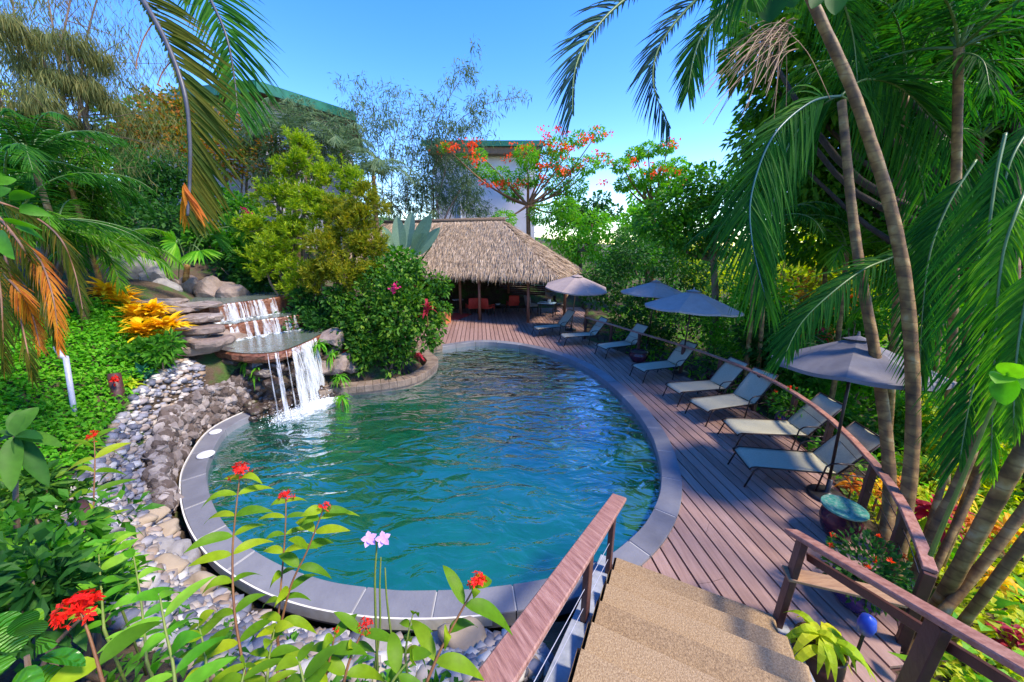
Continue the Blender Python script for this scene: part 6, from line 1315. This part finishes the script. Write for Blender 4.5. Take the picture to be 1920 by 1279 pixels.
for px, py, L, w_ in ((75,1095,.19,.075),(30,1080,.19,.07),(-5,1140,.19,.07),(15,1185,.18,.07),(-15,1250,.18,.07),(112,1180,.15,.055),(150,1230,.17,.06),(120,1300,.18,.07),(50,1300,.18,.07),(60,1140,.15,.055)):
    e = T(px, py, 1.28+rng.normal(0,.05)); leafset(m, (c*.7+e*.3)[None], (e-c)[None], (tocam(e)+rng.normal(0,.3,3))[None], L, w_, 12, .3, .35, 'oval')
part(m, 'foliage', LM['quilt'], t, True); m = MB(); m.tube(stt(1.3,(70,1400),(60,1310),(50,1230)), [.012,.01,.008], 6); part(m, 'stem', M['bark'], t)
t = thing('orchid', 'slender orchid with two lilac flowers over the near coping', 'orchid', T(710,1240,2.1)); m = MB(); 
for pts in ([(708,1260),(704,1150),(703,1080),(706,1030),(705,1014)],[(750,1279),(735,1200),(725,1120),(722,1065)],[(700,1270),(712,1180),(712,1100),(714,1045)]): m.tube(spline([T(x,y,2.1) for x,y in pts], 6), np.linspace(.008,.004,(len(pts)-1)*6+1), 6)
part(m, 'stem', LM['stemgreen'], t)
for px, py in ((692,1010),(718,1010)):
    p = T(px, py, 2.08); m = MB(); a = np.arange(5)*1.257+.3; v = tocam(p); x_ = nz(np.cross(v,(0,0,1))); y_ = np.cross(x_, v); leafset(m, np.repeat(p[None],5,0), np.cos(a)[:,None]*x_ + np.sin(a)[:,None]*y_ + v*.2, np.tile(v,(5,1)), .048, .032, 3, .1, .1, 'oval'); leafset(m, p[None], (v*.8 - y_*.6)[None], y_[None], .035, .03, 3, .2); part(m, 'flower', LM['orchid'], t)
m = MB(); n_ = 60; b = np.stack([T(rng.uniform(660,790), rng.uniform(1180,1260), rng.uniform(2.0,2.4)) for _ in range(n_)]); b[:,2] = zg(b[:,0], b[:,1]); leafset(m, b, rdir(n_,1.5), rdir(n_), rng.uniform(.25,.55,n_), .008, 6, .5, 0, 'blade'); o = m.build('dry_grass', LM['drooping'], None, False, 'stuff'); tag(o, 'thin dry grass stalks around the orchid', 'grass', None, 'stuff')
for p, tt, r_, lab, mt in (((60,1010),2.3,.30,'leafy clump in the lower left under the dark long leaved plant','mid'),((30,1120),1.9,.26,'dark leafy clump behind the quilted leaves in the lower left corner','dark'),((70,1075),2.2,.2,'bright leafy clump left of the brown stake','bright'),((40,920),3.2,.28,'tangle of green leaves left of the red flower at the slope foot','shrub')):
    c = T(*p, tt); bush(lab, [(c, (r_,r_,r_*.8)), (c + (.12,.1,-.18), (r_,r_,r_*.8))], 520, .13, .055, LM[mt], 'leafy_clump', 'plant', stems=4)
FGp = [tuple(G(px, py, z_)[:2]) for px, py, z_ in ((180,1050,.95),(330,1110,.5),(480,1190,.35),(700,1230,.45),(860,1240,.6),(880,1420,1.1),(300,1450,1.2),(-250,1500,1.4),(-300,1100,1.6))]
cover('low leafy sprigs covering the foreground bed', 'foreground_cover', FGp, 800, .12, .05, LM['mid'], 'oval', .16)
c = T(158,960,2.9); e = T(165,1100,2.7); t = thing('wooden_stake', 'weathered reddish brown stake standing in the ground cover at the left', 'stake', e); m = MB(); m.tube([T(152,945,3.0), c, e, e + (0,0,-.4)], [.04,.04,.045,.045], 9); part(m, 'stake', M['darkwood'], t, True)
# woods far behind closing the horizon
for k, (x_, y_, h, lab) in enumerate(((-44,46,9,'far tree beyond the hillside house at the left'),(-36,22,9,'round far tree at the extreme left of the slope'),(14,36,6,'tree standing furthest behind the bright bushes at the right'),(24,30,7,'wide tree far behind the leaning palms'),(34,24,8,'distant tree at the right behind the overhead canopy'),(20,20,6,'mid distance tree behind the ringed trunks'),(28,12,7,'tree in the right distance under the canopy'),(8,44,6,'low far tree right of the small flame tree'),(18,10,5.5,'dense tree behind the shrubs at the right edge'),(14,15,4.5,'sunlit tree behind the low palms at the right'))):
    g0 = zg1(x_, y_); cl = [(np.array((x_, y_, g0 + h*.62)) + rng.normal(0,1,3)*(h*.26,h*.26,h*.2), h*rng.uniform(.16,.26)) for _ in range(13)]
    tree(lab, (x_, y_, g0), (x_, y_, g0 + h*.4), cl, 2600, .08+.012*math.hypot(x_,y_), .05+.006*math.hypot(x_,y_), LM[('mid','dark','bright','lime')[(k*3)%4]], h*.03, group='trees closing the distance')
